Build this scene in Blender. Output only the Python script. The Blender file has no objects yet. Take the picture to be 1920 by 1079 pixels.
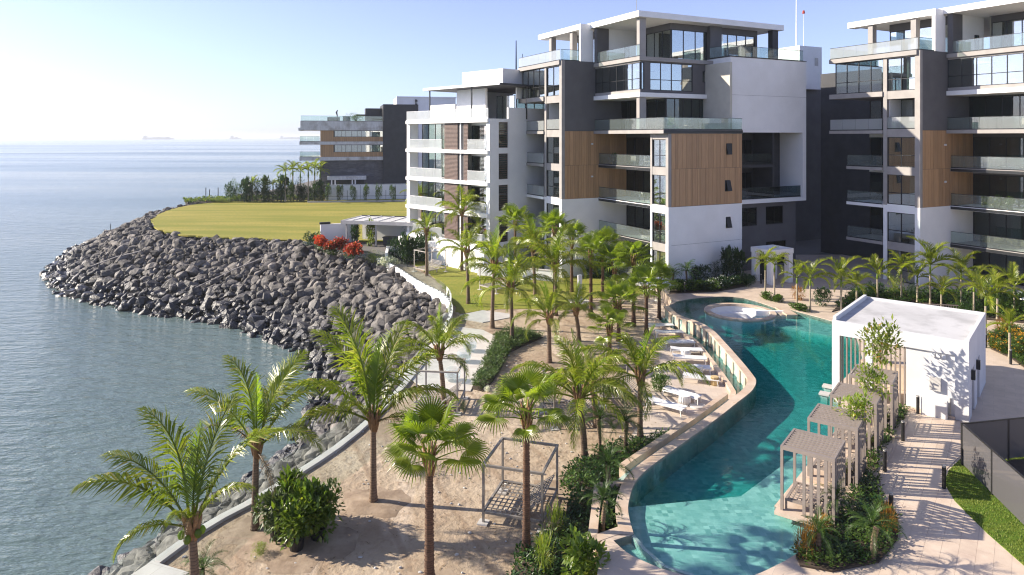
import bpy, math, random
from mathutils import Vector, Matrix, noise
from mathutils.geometry import tessellate_polygon

random.seed(7)
R = math.radians
sc = bpy.context.scene
col = sc.collection

# ------------------------------------------------------------------ camera
CAM_H, FPX, HOR = 13.0, 1290.0, 257.0      # height above the pool deck, focal length and horizon in photo pixels
cam = bpy.data.cameras.new('camera')
cam.sensor_fit = 'HORIZONTAL'
cam.sensor_width = 36.0
cam.lens = FPX / 1920 * 36
cam.shift_y = -(539.5 - HOR) / 1920
cam.clip_start = 0.5
cam.clip_end = 90000
camo = bpy.data.objects.new('camera', cam)
camo.location = (0, 0, CAM_H)
camo.rotation_euler = (R(90), 0, 0)
col.objects.link(camo)
sc.camera = camo

# ------------------------------------------------------------------ light
SUN_EL = R(27.0)
SUN_DIR = Vector((-0.990, 0.14, 0)).normalized()
to_sun = Vector((SUN_DIR.x * math.cos(SUN_EL), SUN_DIR.y * math.cos(SUN_EL), math.sin(SUN_EL)))
world = bpy.data.worlds.new('World')
sc.world = world
world.use_nodes = True
nt = world.node_tree
bg = nt.nodes['Background']
sky = nt.nodes.new('ShaderNodeTexSky')
sky.sky_type = 'NISHITA'
sky.sun_disc = False
sky.sun_elevation = SUN_EL
sky.sun_rotation = math.atan2(SUN_DIR.x, SUN_DIR.y)
sky.altitude = 10
sky.air_density = 0.8
sky.dust_density = 0.5
sky.ozone_density = 8.0
# white balance of the whole sky
hsv = nt.nodes.new('ShaderNodeHueSaturation')
hsv.inputs['Saturation'].default_value = 0.74
wb = nt.nodes.new('ShaderNodeMix')
wb.data_type = 'RGBA'
wb.blend_type = 'MULTIPLY'
wb.inputs[0].default_value = 1.0
wb.inputs[7].default_value = (1.0, 0.89, 0.94, 1.0)
nt.links.new(sky.outputs[0], hsv.inputs['Color'])
nt.links.new(hsv.outputs[0], wb.inputs[6])
nt.links.new(wb.outputs[2], bg.inputs[0])
bg.inputs[1].default_value = 0.108
sun = bpy.data.lights.new('sun', 'SUN')
sun.energy = 4.5
sun.angle = R(0.53)
sun.color = (1.0, 0.90, 0.75)
suno = bpy.data.objects.new('sun', sun)
suno.rotation_euler = to_sun.to_track_quat('Z', 'Y').to_euler()
suno.location = (-80, 10, 60)
col.objects.link(suno)
sc.view_settings.view_transform = 'Standard'
sc.view_settings.look = 'None'
sc.view_settings.gamma = 1
sc.view_settings.exposure = 1.2
sc.render.engine = 'CYCLES'
sc.cycles.max_bounces = 8
sc.cycles.transparent_max_bounces = 24
sc.cycles.use_denoising = True
sc.cycles.pixel_filter_type = 'BLACKMAN_HARRIS'
sc.cycles.filter_width = 1.15
sc.cycles.caustics_reflective = False
sc.cycles.caustics_refractive = False


# ------------------------------------------------------------------ helpers
def G(px, py, z=0.0):
    """point of the plane at height z seen at a pixel of the photograph"""
    y = (CAM_H - z) * FPX / (py - HOR)
    return Vector(((px - 960) / FPX * y, y, z))


def G2(px, py, z=0.0):
    g = G(px, py, z)
    return (g.x, g.y)


class MB:
    def __init__(s):
        s.v = []; s.f = []

    def add(s, vs, fs):
        o = len(s.v)
        s.v.extend(vs)
        s.f.extend([tuple(i + o for i in f) for f in fs])
        return s

    def box(s, x0, x1, y0, y1, z0, z1):
        return s.add([(x0, y0, z0), (x1, y0, z0), (x1, y1, z0), (x0, y1, z0), (x0, y0, z1), (x1, y0, z1), (x1, y1, z1), (x0, y1, z1)],
                     [(0, 3, 2, 1), (4, 5, 6, 7), (0, 1, 5, 4), (1, 2, 6, 5), (2, 3, 7, 6), (3, 0, 4, 7)])

    def bar(s, p, q, w, h=None, up=(0, 0, 1)):
        """rectangular bar from p to q"""
        p, q, up = Vector(p), Vector(q), Vector(up)
        h = h or w
        t = (q - p).normalized()
        a = t.cross(up)
        if a.length < 1e-4:
            a = t.cross(Vector((1, 0, 0)))
        a.normalize()
        b = a.cross(t)
        vs = []
        for c in (p, q):
            for (i, j) in ((-1, -1), (1, -1), (1, 1), (-1, 1)):
                vs.append(tuple(c + a * (i * w / 2) + b * (j * h / 2)))
        return s.add(vs, [(0, 1, 2, 3), (7, 6, 5, 4), (0, 4, 5, 1), (1, 5, 6, 2), (2, 6, 7, 3), (3, 7, 4, 0)])

    def tube(s, pts, rads, n=8, cap=True):
        pts = [Vector(p) for p in pts]
        o = len(s.v)
        for i, p in enumerate(pts):
            t = (pts[min(i + 1, len(pts) - 1)] - pts[max(i - 1, 0)]).normalized()
            a = t.cross(Vector((0, 1, 0)))
            if a.length < 0.1:
                a = t.cross(Vector((1, 0, 0)))
            a.normalize()
            b = t.cross(a)
            for k in range(n):
                g = 2 * math.pi * k / n
                s.v.append(tuple(p + (a * math.cos(g) + b * math.sin(g)) * rads[i]))
        for i in range(len(pts) - 1):
            for k in range(n):
                k2 = (k + 1) % n
                s.f.append((o + i * n + k, o + i * n + k2, o + (i + 1) * n + k2, o + (i + 1) * n + k))
        if cap:
            s.f.append(tuple(o + k for k in range(n - 1, -1, -1)))
            e = o + (len(pts) - 1) * n
            s.f.append(tuple(e + k for k in range(n)))
        return s

    def cyl(s, x, y, z0, z1, r0, r1=None, n=14):
        return s.tube([(x, y, z0), (x, y, z1)], [r0, r0 if r1 is None else r1], n)

    def sheet(s, poly, z, holes=()):
        loops = [[Vector((p[0], p[1], 0)) for p in poly]] + [[Vector((p[0], p[1], 0)) for p in h] for h in holes]
        flat = [p for l in loops for p in l]
        o = len(s.v)
        s.v.extend([(p.x, p.y, z) for p in flat])
        for t in tessellate_polygon(loops):
            a, b, c = (flat[i] for i in t)
            if (b - a).cross(c - a).z < 0:
                t = (t[0], t[2], t[1])
            s.f.append(tuple(i + o for i in t))
        return s

    def prism(s, poly, z0, z1, holes=(), bottom=True):
        s.sheet(poly, z1, holes)
        if bottom:
            k = len(s.f)
            s.sheet(poly, z0, holes)
            s.f[k:] = [tuple(reversed(f)) for f in s.f[k:]]
        for lp, hole in [(poly, False)] + [(h, True) for h in holes]:
            area = sum(lp[i][0] * lp[(i + 1) % len(lp)][1] - lp[(i + 1) % len(lp)][0] * lp[i][1] for i in range(len(lp)))
            lp = list(lp) if (area > 0) != hole else list(reversed(lp))
            o = len(s.v)
            n = len(lp)
            for p in lp:
                s.v.append((p[0], p[1], z0)); s.v.append((p[0], p[1], z1))
            for i in range(n):
                j = (i + 1) % n
                s.f.append((o + 2 * i, o + 2 * j, o + 2 * j + 1, o + 2 * i + 1))
        return s

    def mesh(s, name):
        me = bpy.data.meshes.new(name)
        me.from_pydata(s.v, [], s.f)
        me.update()
        return me

    def build(s, name, mat, parent=None, smooth=False):
        me = s.mesh(name)
        return mobj(name, me, mat, parent, smooth)


def mobj(name, me, mat=None, parent=None, smooth=False):
    if mat is not None and not me.materials:
        me.materials.append(mat)
    if smooth:
        me.polygons.foreach_set('use_smooth', [True] * len(me.polygons))
    o = bpy.data.objects.new(name, me)
    col.objects.link(o)
    if parent is not None:
        o.parent = parent
    return o


def tag(o, label=None, cat=None, group=None, kind=None):
    if label: o['label'] = label
    if cat: o['category'] = cat
    if group: o['group'] = group
    if kind: o['kind'] = kind
    return o


def empty(name, loc, rz=0.0, label=None, cat=None, group=None):
    o = bpy.data.objects.new(name, None)
    o.location = loc
    o.rotation_euler = (0, 0, rz)
    o.empty_display_size = 0.2
    col.objects.link(o)
    return tag(o, label, cat, group)


def copy_tree(o, parent=None):
    c = o.copy()
    col.objects.link(c)
    if parent is not None:
        c.parent = parent
    for ch in o.children:
        copy_tree(ch, c)
    return c


def offset_line(pts, d):
    """polyline moved d to its left"""
    out = []
    for i, p in enumerate(pts):
        a = Vector(pts[max(i - 1, 0)][:2]); b = Vector(pts[min(i + 1, len(pts) - 1)][:2])
        t = (b - a).normalized()
        out.append((p[0] - t.y * d, p[1] + t.x * d))
    return out


def smooth_line(pts, k=4, closed=False):
    out = []
    n = len(pts)
    rng = range(n if closed else n - 1)
    for i in rng:
        g = lambda j: Vector(pts[j % n] if closed else pts[min(max(j, 0), n - 1)])
        p0, p1, p2, p3 = g(i - 1), g(i), g(i + 1), g(i + 2)
        for q in range(k):
            t = q / k
            out.append(tuple(0.5 * ((2 * p1) + (p2 - p0) * t + (2 * p0 - 5 * p1 + 4 * p2 - p3) * t * t + (3 * p1 - p0 - 3 * p2 + p3) * t ** 3)))
    if not closed:
        out.append(tuple(pts[-1]))
    return out


def inside(p, poly):
    x, y = p[0], p[1]
    c = False
    n = len(poly)
    j = n - 1
    for i in range(n):
        xi, yi = poly[i][0], poly[i][1]
        xj, yj = poly[j][0], poly[j][1]
        if (yi > y) != (yj > y) and x < (xj - xi) * (y - yi) / (yj - yi) + xi:
            c = not c
        j = i
    return c


# ------------------------------------------------------------------ materials
def newmat(name):
    m = bpy.data.materials.new(name)
    m.use_nodes = True
    t = m.node_tree
    return m, t, t.nodes['Principled BSDF'], t.nodes['Material Output']


def N(t, kind, **kw):
    n = t.nodes.new(kind)
    for k, v in kw.items():
        setattr(n, k, v)
    return n


def noise_fac(t, scale, detail=4, rough=0.55, stretch=None, lo=0.35, hi=0.65, dist=0.0):
    g = N(t, 'ShaderNodeNewGeometry')
    src = g.outputs['Position']
    if stretch:
        mp = N(t, 'ShaderNodeMapping')
        mp.inputs['Scale'].default_value = stretch
        t.links.new(src, mp.inputs['Vector'])
        src = mp.outputs[0]
    nz = N(t, 'ShaderNodeTexNoise')
    nz.inputs['Scale'].default_value = scale
    nz.inputs['Detail'].default_value = detail
    nz.inputs['Roughness'].default_value = rough
    nz.inputs['Distortion'].default_value = dist
    t.links.new(src, nz.inputs['Vector'])
    mr = N(t, 'ShaderNodeMapRange')
    mr.inputs['From Min'].default_value = lo
    mr.inputs['From Max'].default_value = hi
    t.links.new(nz.outputs['Fac'], mr.inputs['Value'])
    return mr.outputs[0]


def mixc(t, fac, a, b, mode='MIX'):
    m = N(t, 'ShaderNodeMix', data_type='RGBA', blend_type=mode)
    for sock, v in ((m.inputs['Factor'], fac), (m.inputs[6], a), (m.inputs[7], b)):
        if isinstance(v, (int, float)):
            sock.default_value = v
        elif isinstance(v, tuple):
            sock.default_value = (*v, 1.0)
        else:
            t.links.new(v, sock)
    return m.outputs[2]


def bump(t, p, height, strength=0.3, dist=0.02):
    b = N(t, 'ShaderNodeBump')
    b.inputs['Strength'].default_value = strength
    b.inputs['Distance'].default_value = dist
    t.links.new(height, b.inputs['Height'])
    t.links.new(b.outputs[0], p.inputs['Normal'])
    return b


def surf(name, c0, c1, scale=3.0, rough=0.7, bmp=0.0, bscale=None, stretch=None, metal=0.0, spec=0.5, rnd=0.0, c2=None, scale2=0.3):
    """two-tone noisy surface; rnd mixes in brightness per separate piece"""
    m, t, p, o = newmat(name)
    f = noise_fac(t, scale, stretch=stretch)
    c = mixc(t, f, c0, c1)
    if c2:
        c = mixc(t, noise_fac(t, scale2, detail=5, lo=0.48, hi=0.68), c, c2)
    if rnd:
        oi = N(t, 'ShaderNodeObjectInfo')
        mr = N(t, 'ShaderNodeMapRange')
        mr.inputs['To Min'].default_value = 1 - rnd
        mr.inputs['To Max'].default_value = 1 + rnd
        t.links.new(oi.outputs['Random'], mr.inputs['Value'])
        hs = N(t, 'ShaderNodeHueSaturation')
        t.links.new(mr.outputs[0], hs.inputs['Value'])
        t.links.new(c, hs.inputs['Color'])
        c = hs.outputs[0]
    t.links.new(c, p.inputs['Base Color'])
    p.inputs['Roughness'].default_value = rough
    p.inputs['Metallic'].default_value = metal
    p.inputs['Specular IOR Level'].default_value = spec
    if bmp:
        bump(t, p, noise_fac(t, bscale or scale * 4, stretch=stretch, lo=0, hi=1), bmp)
    return m


def leafmat(name, c0, c1, c2=None, trans=0.35, rough=0.45):
    m, t, p, o = newmat(name)
    g = N(t, 'ShaderNodeNewGeometry')
    ramp = N(t, 'ShaderNodeValToRGB')
    e = ramp.color_ramp.elements
    e[0].color = (*c0, 1); e[1].color = (*c1, 1)
    if c2:
        x = e.new(0.9); x.color = (*c1, 1)
        e[2].color = (*c2, 1)
    t.links.new(g.outputs['Random Per Island'], ramp.inputs['Fac'])
    oi = N(t, 'ShaderNodeObjectInfo')
    mr = N(t, 'ShaderNodeMapRange')
    mr.inputs['To Min'].default_value = 0.75
    mr.inputs['To Max'].default_value = 1.2
    t.links.new(oi.outputs['Random'], mr.inputs['Value'])
    hs = N(t, 'ShaderNodeHueSaturation')
    t.links.new(mr.outputs[0], hs.inputs['Value'])
    t.links.new(ramp.outputs[0], hs.inputs['Color'])
    t.links.new(hs.outputs[0], p.inputs['Base Color'])
    p.inputs['Roughness'].default_value = rough
    tr = N(t, 'ShaderNodeBsdfTranslucent')
    bright = mixc(t, 1.0, hs.outputs[0], (1.5, 1.6, 0.7), 'MULTIPLY')
    t.links.new(bright, tr.inputs['Color'])
    mx = N(t, 'ShaderNodeMixShader')
    mx.inputs[0].default_value = trans
    t.links.new(p.outputs[0], mx.inputs[1])
    t.links.new(tr.outputs[0], mx.inputs[2])
    t.links.new(mx.outputs[0], o.inputs['Surface'])
    return m


def schlick(t, ior, normal=None):
    """mirror share that is the same from both sides of the pane"""
    lw = N(t, 'ShaderNodeLayerWeight')
    lw.inputs['Blend'].default_value = 0.5
    if normal is not None:
        t.links.new(normal, lw.inputs['Normal'])
    pw = N(t, 'ShaderNodeMath', operation='POWER')
    t.links.new(lw.outputs['Facing'], pw.inputs[0])
    pw.inputs[1].default_value = 5.0
    f0 = ((ior - 1) / (ior + 1)) ** 2
    ma = N(t, 'ShaderNodeMath', operation='MULTIPLY_ADD')
    t.links.new(pw.outputs[0], ma.inputs[0])
    ma.inputs[1].default_value = 1 - f0
    ma.inputs[2].default_value = f0
    return ma.outputs[0]


def glassmat(name, tint, ior=1.5, haze=0.0, hazecol=(0.8, 0.85, 0.85), gloss=1.0, rough=0.0):
    m, t, p, o = newmat(name)
    t.nodes.remove(p)
    tr = N(t, 'ShaderNodeBsdfTransparent')
    tr.inputs['Color'].default_value = (*tint, 1)
    gl = N(t, 'ShaderNodeBsdfGlossy')
    gl.inputs['Roughness'].default_value = rough
    gl.inputs['Color'].default_value = (gloss, gloss, gloss, 1)
    base = tr.outputs[0]
    if haze:
        df = N(t, 'ShaderNodeBsdfTranslucent')
        df.inputs['Color'].default_value = (*hazecol, 1)
        d2 = N(t, 'ShaderNodeBsdfDiffuse')
        d2.inputs['Color'].default_value = (*hazecol, 1)
        ms = N(t, 'ShaderNodeMixShader'); ms.inputs[0].default_value = 0.5
        t.links.new(df.outputs[0], ms.inputs[1]); t.links.new(d2.outputs[0], ms.inputs[2])
        mh = N(t, 'ShaderNodeMixShader'); mh.inputs[0].default_value = haze
        t.links.new(base, mh.inputs[1]); t.links.new(ms.outputs[0], mh.inputs[2])
        base = mh.outputs[0]
    mx = N(t, 'ShaderNodeMixShader')
    t.links.new(schlick(t, ior), mx.inputs[0])
    t.links.new(base, mx.inputs[1])
    t.links.new(gl.outputs[0], mx.inputs[2])
    t.links.new(mx.outputs[0], o.inputs['Surface'])
    return m


M = {}
M['white'] = surf('white_plaster', (0.86, 0.85, 0.84), (0.82, 0.815, 0.81), 0.9, 0.75, 0.05, 30, c2=(0.78, 0.77, 0.755), scale2=0.25)
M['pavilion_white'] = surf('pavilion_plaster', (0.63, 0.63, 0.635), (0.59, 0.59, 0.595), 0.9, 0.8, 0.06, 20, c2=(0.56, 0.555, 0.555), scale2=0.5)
M['white_stained'] = surf('stained_white_concrete', (0.66, 0.65, 0.66), (0.56, 0.55, 0.55), 1.2, 0.8, c2=(0.36, 0.33, 0.31), scale2=0.5, stretch=(3, 3, 0.6))
M['taupe'] = surf('taupe_plaster', (0.34, 0.315, 0.295), (0.29, 0.27, 0.255), 1.2, 0.8, 0.05, 30)
M['grey'] = surf('dark_grey_plaster', (0.122, 0.118, 0.122), (0.104, 0.10, 0.104), 0.8, 0.8, 0.05, 30)
M['charcoal'] = surf('charcoal_wall', (0.045, 0.046, 0.052), (0.034, 0.035, 0.04), 1.0, 0.7)
M['wood'] = surf('wood_cladding', (0.45, 0.27, 0.14), (0.39, 0.23, 0.118), 2.5, 0.55, 0.06, 12, stretch=(4, 4, 0.35), rnd=0.13)
M['louver'] = surf('brown_louver', (0.16, 0.105, 0.085), (0.12, 0.08, 0.066), 3, 0.6, rnd=0.08)
M['dark_metal'] = surf('dark_metal', (0.018, 0.02, 0.023), (0.026, 0.028, 0.03), 5, 0.35, metal=0.3)
M['steel'] = surf('brushed_steel', (0.42, 0.42, 0.42), (0.34, 0.34, 0.34), 6, 0.35, metal=0.8)
M['interior'] = surf('interior_plaster', (0.52, 0.49, 0.42), (0.46, 0.43, 0.37), 1, 0.8)
M['curtain'] = surf('pale_curtain', (0.62, 0.60, 0.55), (0.48, 0.46, 0.42), 5, 0.9, 0.3, 9, stretch=(6, 6, 0.2))
M['glass'] = glassmat('window_glass', (0.66, 0.76, 0.74), 3.6)
M['glass_dark'] = glassmat('dark_window_glass', (0.46, 0.54, 0.54), 1.75)
M['rail_glass'] = glassmat('balustrade_glass', (0.80, 0.88, 0.86), 1.7, haze=0.11, hazecol=(0.75, 0.82, 0.80))
M['frost_glass'] = glassmat('frosted_balustrade_glass', (0.78, 0.82, 0.82), 1.7, haze=0.38, hazecol=(0.82, 0.84, 0.83))
M['sea_glass'] = glassmat('sea_wall_glass', (0.93, 0.97, 0.96), 1.35, haze=0.012, hazecol=(0.6, 0.75, 0.7))
M['clear'] = glassmat('clear_acrylic', (0.86, 0.9, 0.92), 1.55, haze=0.14)
M['rock_black'] = surf('wet_black_rock', (0.03, 0.03, 0.031), (0.05, 0.048, 0.046), 2, 0.4)
M['coping'] = surf('travertine_coping', (0.60, 0.485, 0.385), (0.52, 0.41, 0.32), 2.2, 0.5, 0.08, 25, c2=(0.50, 0.36, 0.26), scale2=0.8, rnd=0.06)
M['slat'] = surf('taupe_metal_slat', (0.27, 0.225, 0.195), (0.24, 0.20, 0.172), 4, 0.5)
M['white_metal'] = surf('white_powder_coat', (0.78, 0.78, 0.77), (0.72, 0.72, 0.71), 5, 0.4)
M['mesh_white'] = surf('white_sling_fabric', (0.78, 0.78, 0.78), (0.70, 0.70, 0.70), 8, 0.8)
M['bleached'] = surf('bleached_timber', (0.44, 0.40, 0.36), (0.34, 0.31, 0.28), 5, 0.7, 0.1, 20)
M['grey_metal'] = surf('grey_steel_frame', (0.24, 0.215, 0.19), (0.19, 0.17, 0.15), 5, 0.45)
M['black'] = surf('black_powder_coat', (0.012, 0.012, 0.013), (0.018, 0.018, 0.018), 5, 0.4)
M['soil'] = surf('dark_soil', (0.045, 0.032, 0.022), (0.075, 0.053, 0.036), 3, 0.95, 0.6, 12)
M['dug_soil'] = surf('dug_sandy_soil', (0.33, 0.25, 0.178), (0.22, 0.158, 0.108), 1.6, 0.95, 0.8, 7, c2=(0.40, 0.31, 0.225), scale2=1.2)
M['gravel'] = surf('dark_gravel', (0.10, 0.092, 0.085), (0.17, 0.155, 0.14), 9, 0.95, 0.8, 25)
M['concrete'] = surf('pale_concrete', (0.52, 0.50, 0.47), (0.44, 0.42, 0.40), 1.5, 0.8, 0.1, 20)
M['roof_white'] = surf('white_roof_membrane', (0.54, 0.535, 0.53), (0.46, 0.455, 0.45), 0.5, 0.8, 0.05, 10, stretch=(1, 0.5, 1), c2=(0.38, 0.375, 0.37), scale2=0.9)
M['trunk'] = surf('coconut_trunk', (0.20, 0.135, 0.09), (0.115, 0.075, 0.05), 5, 0.9, 0.7, 14, stretch=(1, 1, 3.5), rnd=0.2)
M['trunk_fan'] = surf('fan_palm_trunk', (0.16, 0.082, 0.05), (0.07, 0.038, 0.026), 9, 0.95, 0.9, 18, stretch=(1, 1, 2.0), rnd=0.2)
M['trunk_pale'] = surf('pale_palm_trunk', (0.36, 0.31, 0.23), (0.26, 0.215, 0.15), 5, 0.85, 0.3, 14, stretch=(1, 1, 4), rnd=0.15)
M['boot'] = surf('palm_leaf_base', (0.30, 0.17, 0.075), (0.17, 0.095, 0.045), 9, 0.9, 0.6, 25, rnd=0.2)
M['palm'] = leafmat('coconut_leaf', (0.12, 0.175, 0.014), (0.25, 0.285, 0.028), (0.46, 0.38, 0.14), 0.52, 0.28)
M['palm_dark'] = leafmat('dark_palm_leaf', (0.035, 0.085, 0.014), (0.075, 0.13, 0.020), None, 0.35, 0.4)
M['palm_young'] = leafmat('young_palm_leaf', (0.14, 0.22, 0.022), (0.20, 0.27, 0.03), None, 0.5, 0.4)
M['palm_dry'] = leafmat('dry_palm_leaf', (0.25, 0.16, 0.075), (0.13, 0.09, 0.045), (0.14, 0.15, 0.04), 0.25, 0.6)
M['fan'] = leafmat('fan_palm_leaf', (0.135, 0.20, 0.016), (0.25, 0.30, 0.032), None, 0.5, 0.3)
M['leaf'] = leafmat('shrub_leaf', (0.045, 0.095, 0.014), (0.095, 0.155, 0.024), None, 0.3, 0.4)
M['leaf_dark'] = leafmat('dark_shrub_leaf', (0.016, 0.048, 0.010), (0.036, 0.082, 0.016), None, 0.25, 0.4)
M['leaf_bright'] = leafmat('bright_shrub_leaf', (0.07, 0.13, 0.018), (0.15, 0.21, 0.03), (0.26, 0.27, 0.05), 0.4, 0.35)
M['leaf_lime'] = leafmat('lime_leaf', (0.13, 0.20, 0.028), (0.23, 0.28, 0.04), (0.36, 0.26, 0.04), 0.42, 0.42)
M['leaf_orange'] = leafmat('orange_tipped_leaf', (0.13, 0.19, 0.03), (0.22, 0.25, 0.04), (0.50, 0.20, 0.03), 0.4, 0.45)
M['leaf_silver'] = leafmat('silver_leaf', (0.28, 0.30, 0.24), (0.20, 0.24, 0.18), None, 0.2, 0.6)
M['leaf_grey'] = leafmat('grey_green_leaf', (0.085, 0.125, 0.05), (0.13, 0.17, 0.06), None, 0.25, 0.5)
M['flower_red'] = leafmat('red_flower', (0.46, 0.035, 0.02), (0.55, 0.09, 0.025), None, 0.3, 0.6)
M['flower_yellow'] = leafmat('yellow_flower', (0.55, 0.34, 0.02), (0.55, 0.22, 0.02), None, 0.3, 0.6)
M['flower_white'] = leafmat('white_flower', (0.72, 0.72, 0.66), (0.8, 0.8, 0.76), None, 0.2, 0.6)
M['croton'] = leafmat('croton_leaf', (0.30, 0.11, 0.02), (0.40, 0.22, 0.03), (0.16, 0.16, 0.03), 0.35, 0.4)
M['ship'] = surf('ship_hull', (0.16, 0.15, 0.16), (0.2, 0.19, 0.2), 0.05, 0.7)


def m_sand():
    m, t, p, o = newmat('beach_sand')
    f = noise_fac(t, 0.7, detail=7, rough=0.6, lo=0.3, hi=0.7)
    c = mixc(t, f, (0.36, 0.285, 0.205), (0.47, 0.385, 0.29))
    c = mixc(t, noise_fac(t, 0.16, detail=6, rough=0.6, lo=0.44, hi=0.72), c, (0.27, 0.188, 0.125))
    c = mixc(t, noise_fac(t, 0.45, detail=5, lo=0.54, hi=0.74, stretch=(0.9, 0.25, 1)), c, (0.60, 0.50, 0.40))
    c = mixc(t, noise_fac(t, 3.0, detail=5, lo=0.52, hi=0.80), c, (0.26, 0.18, 0.12))
    # wheel tracks left by the builders: pairs of dark wavy lines
    g = N(t, 'ShaderNodeNewGeometry')
    mp = N(t, 'ShaderNodeMapping')
    mp.inputs['Rotation'].default_value = (0, 0, R(-24))
    t.links.new(g.outputs['Position'], mp.inputs['Vector'])
    wv_ = N(t, 'ShaderNodeTexWave', wave_type='BANDS', bands_direction='X')
    wv_.inputs['Scale'].default_value = 0.13
    wv_.inputs['Distortion'].default_value = 2.2
    wv_.inputs['Detail'].default_value = 2
    wv_.inputs['Detail Scale'].default_value = 0.5
    t.links.new(mp.outputs[0], wv_.inputs['Vector'])
    tr_ = N(t, 'ShaderNodeMapRange')
    tr_.inputs['From Min'].default_value = 0.955; tr_.inputs['From Max'].default_value = 0.995
    tr_.inputs['To Max'].default_value = 0.55
    t.links.new(wv_.outputs['Fac'], tr_.inputs['Value'])
    c = mixc(t, tr_.outputs[0], c, (0.26, 0.185, 0.125))
    t.links.new(c, p.inputs['Base Color'])
    p.inputs['Roughness'].default_value = 0.95
    p.inputs['Specular IOR Level'].default_value = 0.2
    h1 = noise_fac(t, 1.5, detail=8, rough=0.6, lo=0, hi=1)
    bump(t, p, h1, 0.75, 0.2)
    return m


def m_grass(name, a, b, c2, s=1.0):
    m, t, p, o = newmat(name)
    c = mixc(t, noise_fac(t, 0.35 * s, detail=6, lo=0.38, hi=0.62, stretch=(0.25, 1.8, 1)), a, b)
    c = mixc(t, noise_fac(t, 6 * s, detail=5, lo=0.42, hi=0.7), c, c2)
    t.links.new(c, p.inputs['Base Color'])
    p.inputs['Roughness'].default_value = 0.9
    p.inputs['Specular IOR Level'].default_value = 0.2
    bump(t, p, noise_fac(t, 22, detail=4, lo=0, hi=1), 0.9, 0.05)
    return m


def m_tiles(name, a, b, w=0.6, h=0.6, rot=0.0, joint=(0.42, 0.36, 0.30)):
    m, t, p, o = newmat(name)
    g = N(t, 'ShaderNodeNewGeometry')
    mp = N(t, 'ShaderNodeMapping')
    mp.inputs['Rotation'].default_value = (0, 0, rot)
    t.links.new(g.outputs['Position'], mp.inputs['Vector'])
    br = N(t, 'ShaderNodeTexBrick')
    br.inputs['Scale'].default_value = 1.0
    br.inputs['Brick Width'].default_value = w
    br.inputs['Row Height'].default_value = h
    br.inputs['Mortar Size'].default_value = 0.006
    br.inputs['Color1'].default_value = (*a, 1)
    br.inputs['Color2'].default_value = (*b, 1)
    br.inputs['Mortar'].default_value = (*joint, 1)
    t.links.new(mp.outputs[0], br.inputs['Vector'])
    c = mixc(t, noise_fac(t, 1.3, detail=6, lo=0.4, hi=0.75), br.outputs['Color'], tuple(x * 0.84 for x in b))
    t.links.new(c, p.inputs['Base Color'])
    p.inputs['Roughness'].default_value = 0.5
    bump(t, p, br.outputs['Fac'], -0.25, 0.01)
    return m


def m_mosaic():
    m, t, p, o = newmat('pool_mosaic')
    g = N(t, 'ShaderNodeNewGeometry')
    vo = N(t, 'ShaderNodeTexVoronoi', distance='CHEBYCHEV')
    vo.inputs['Scale'].default_value = 5.0
    vo.inputs['Randomness'].default_value = 0.15
    t.links.new(g.outputs['Position'], vo.inputs['Vector'])
    sep = N(t, 'ShaderNodeSeparateColor')
    t.links.new(vo.outputs['Color'], sep.inputs[0])
    c = mixc(t, sep.outputs[0], (0.22, 0.36, 0.33), (0.55, 0.64, 0.58))
    c = mixc(t, noise_fac(t, 1.1, detail=5, lo=0.4, hi=0.7), c, (0.32, 0.46, 0.42))
    t.links.new(c, p.inputs['Base Color'])
    p.inputs['Roughness'].default_value = 0.4
    return m


def m_poolwater():
    m, t, p, o = newmat('pool_water')
    t.nodes.remove(p)
    tr = N(t, 'ShaderNodeBsdfTransparent')
    gl = N(t, 'ShaderNodeBsdfGlossy')
    gl.inputs['Roughness'].default_value = 0.03
    b = N(t, 'ShaderNodeBump')
    b.inputs['Strength'].default_value = 0.22
    b.inputs['Distance'].default_value = 0.03
    t.links.new(noise_fac(t, 1.8, detail=3, lo=0, hi=1, stretch=(1, 1.8, 1)), b.inputs['Height'])
    t.links.new(b.outputs[0], gl.inputs['Normal'])
    mx = N(t, 'ShaderNodeMixShader')
    t.links.new(schlick(t, 1.33, b.outputs[0]), mx.inputs[0])
    t.links.new(tr.outputs[0], mx.inputs[1])
    t.links.new(gl.outputs[0], mx.inputs[2])
    t.links.new(mx.outputs[0], o.inputs['Surface'])
    va = N(t, 'ShaderNodeVolumeAbsorption')
    va.inputs['Color'].default_value = (0.02, 0.755, 0.755, 1)
    va.inputs['Density'].default_value = 0.78
    t.links.new(va.outputs[0], o.inputs['Volume'])
    m.cycles.homogeneous_volume = True
    return m


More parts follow.
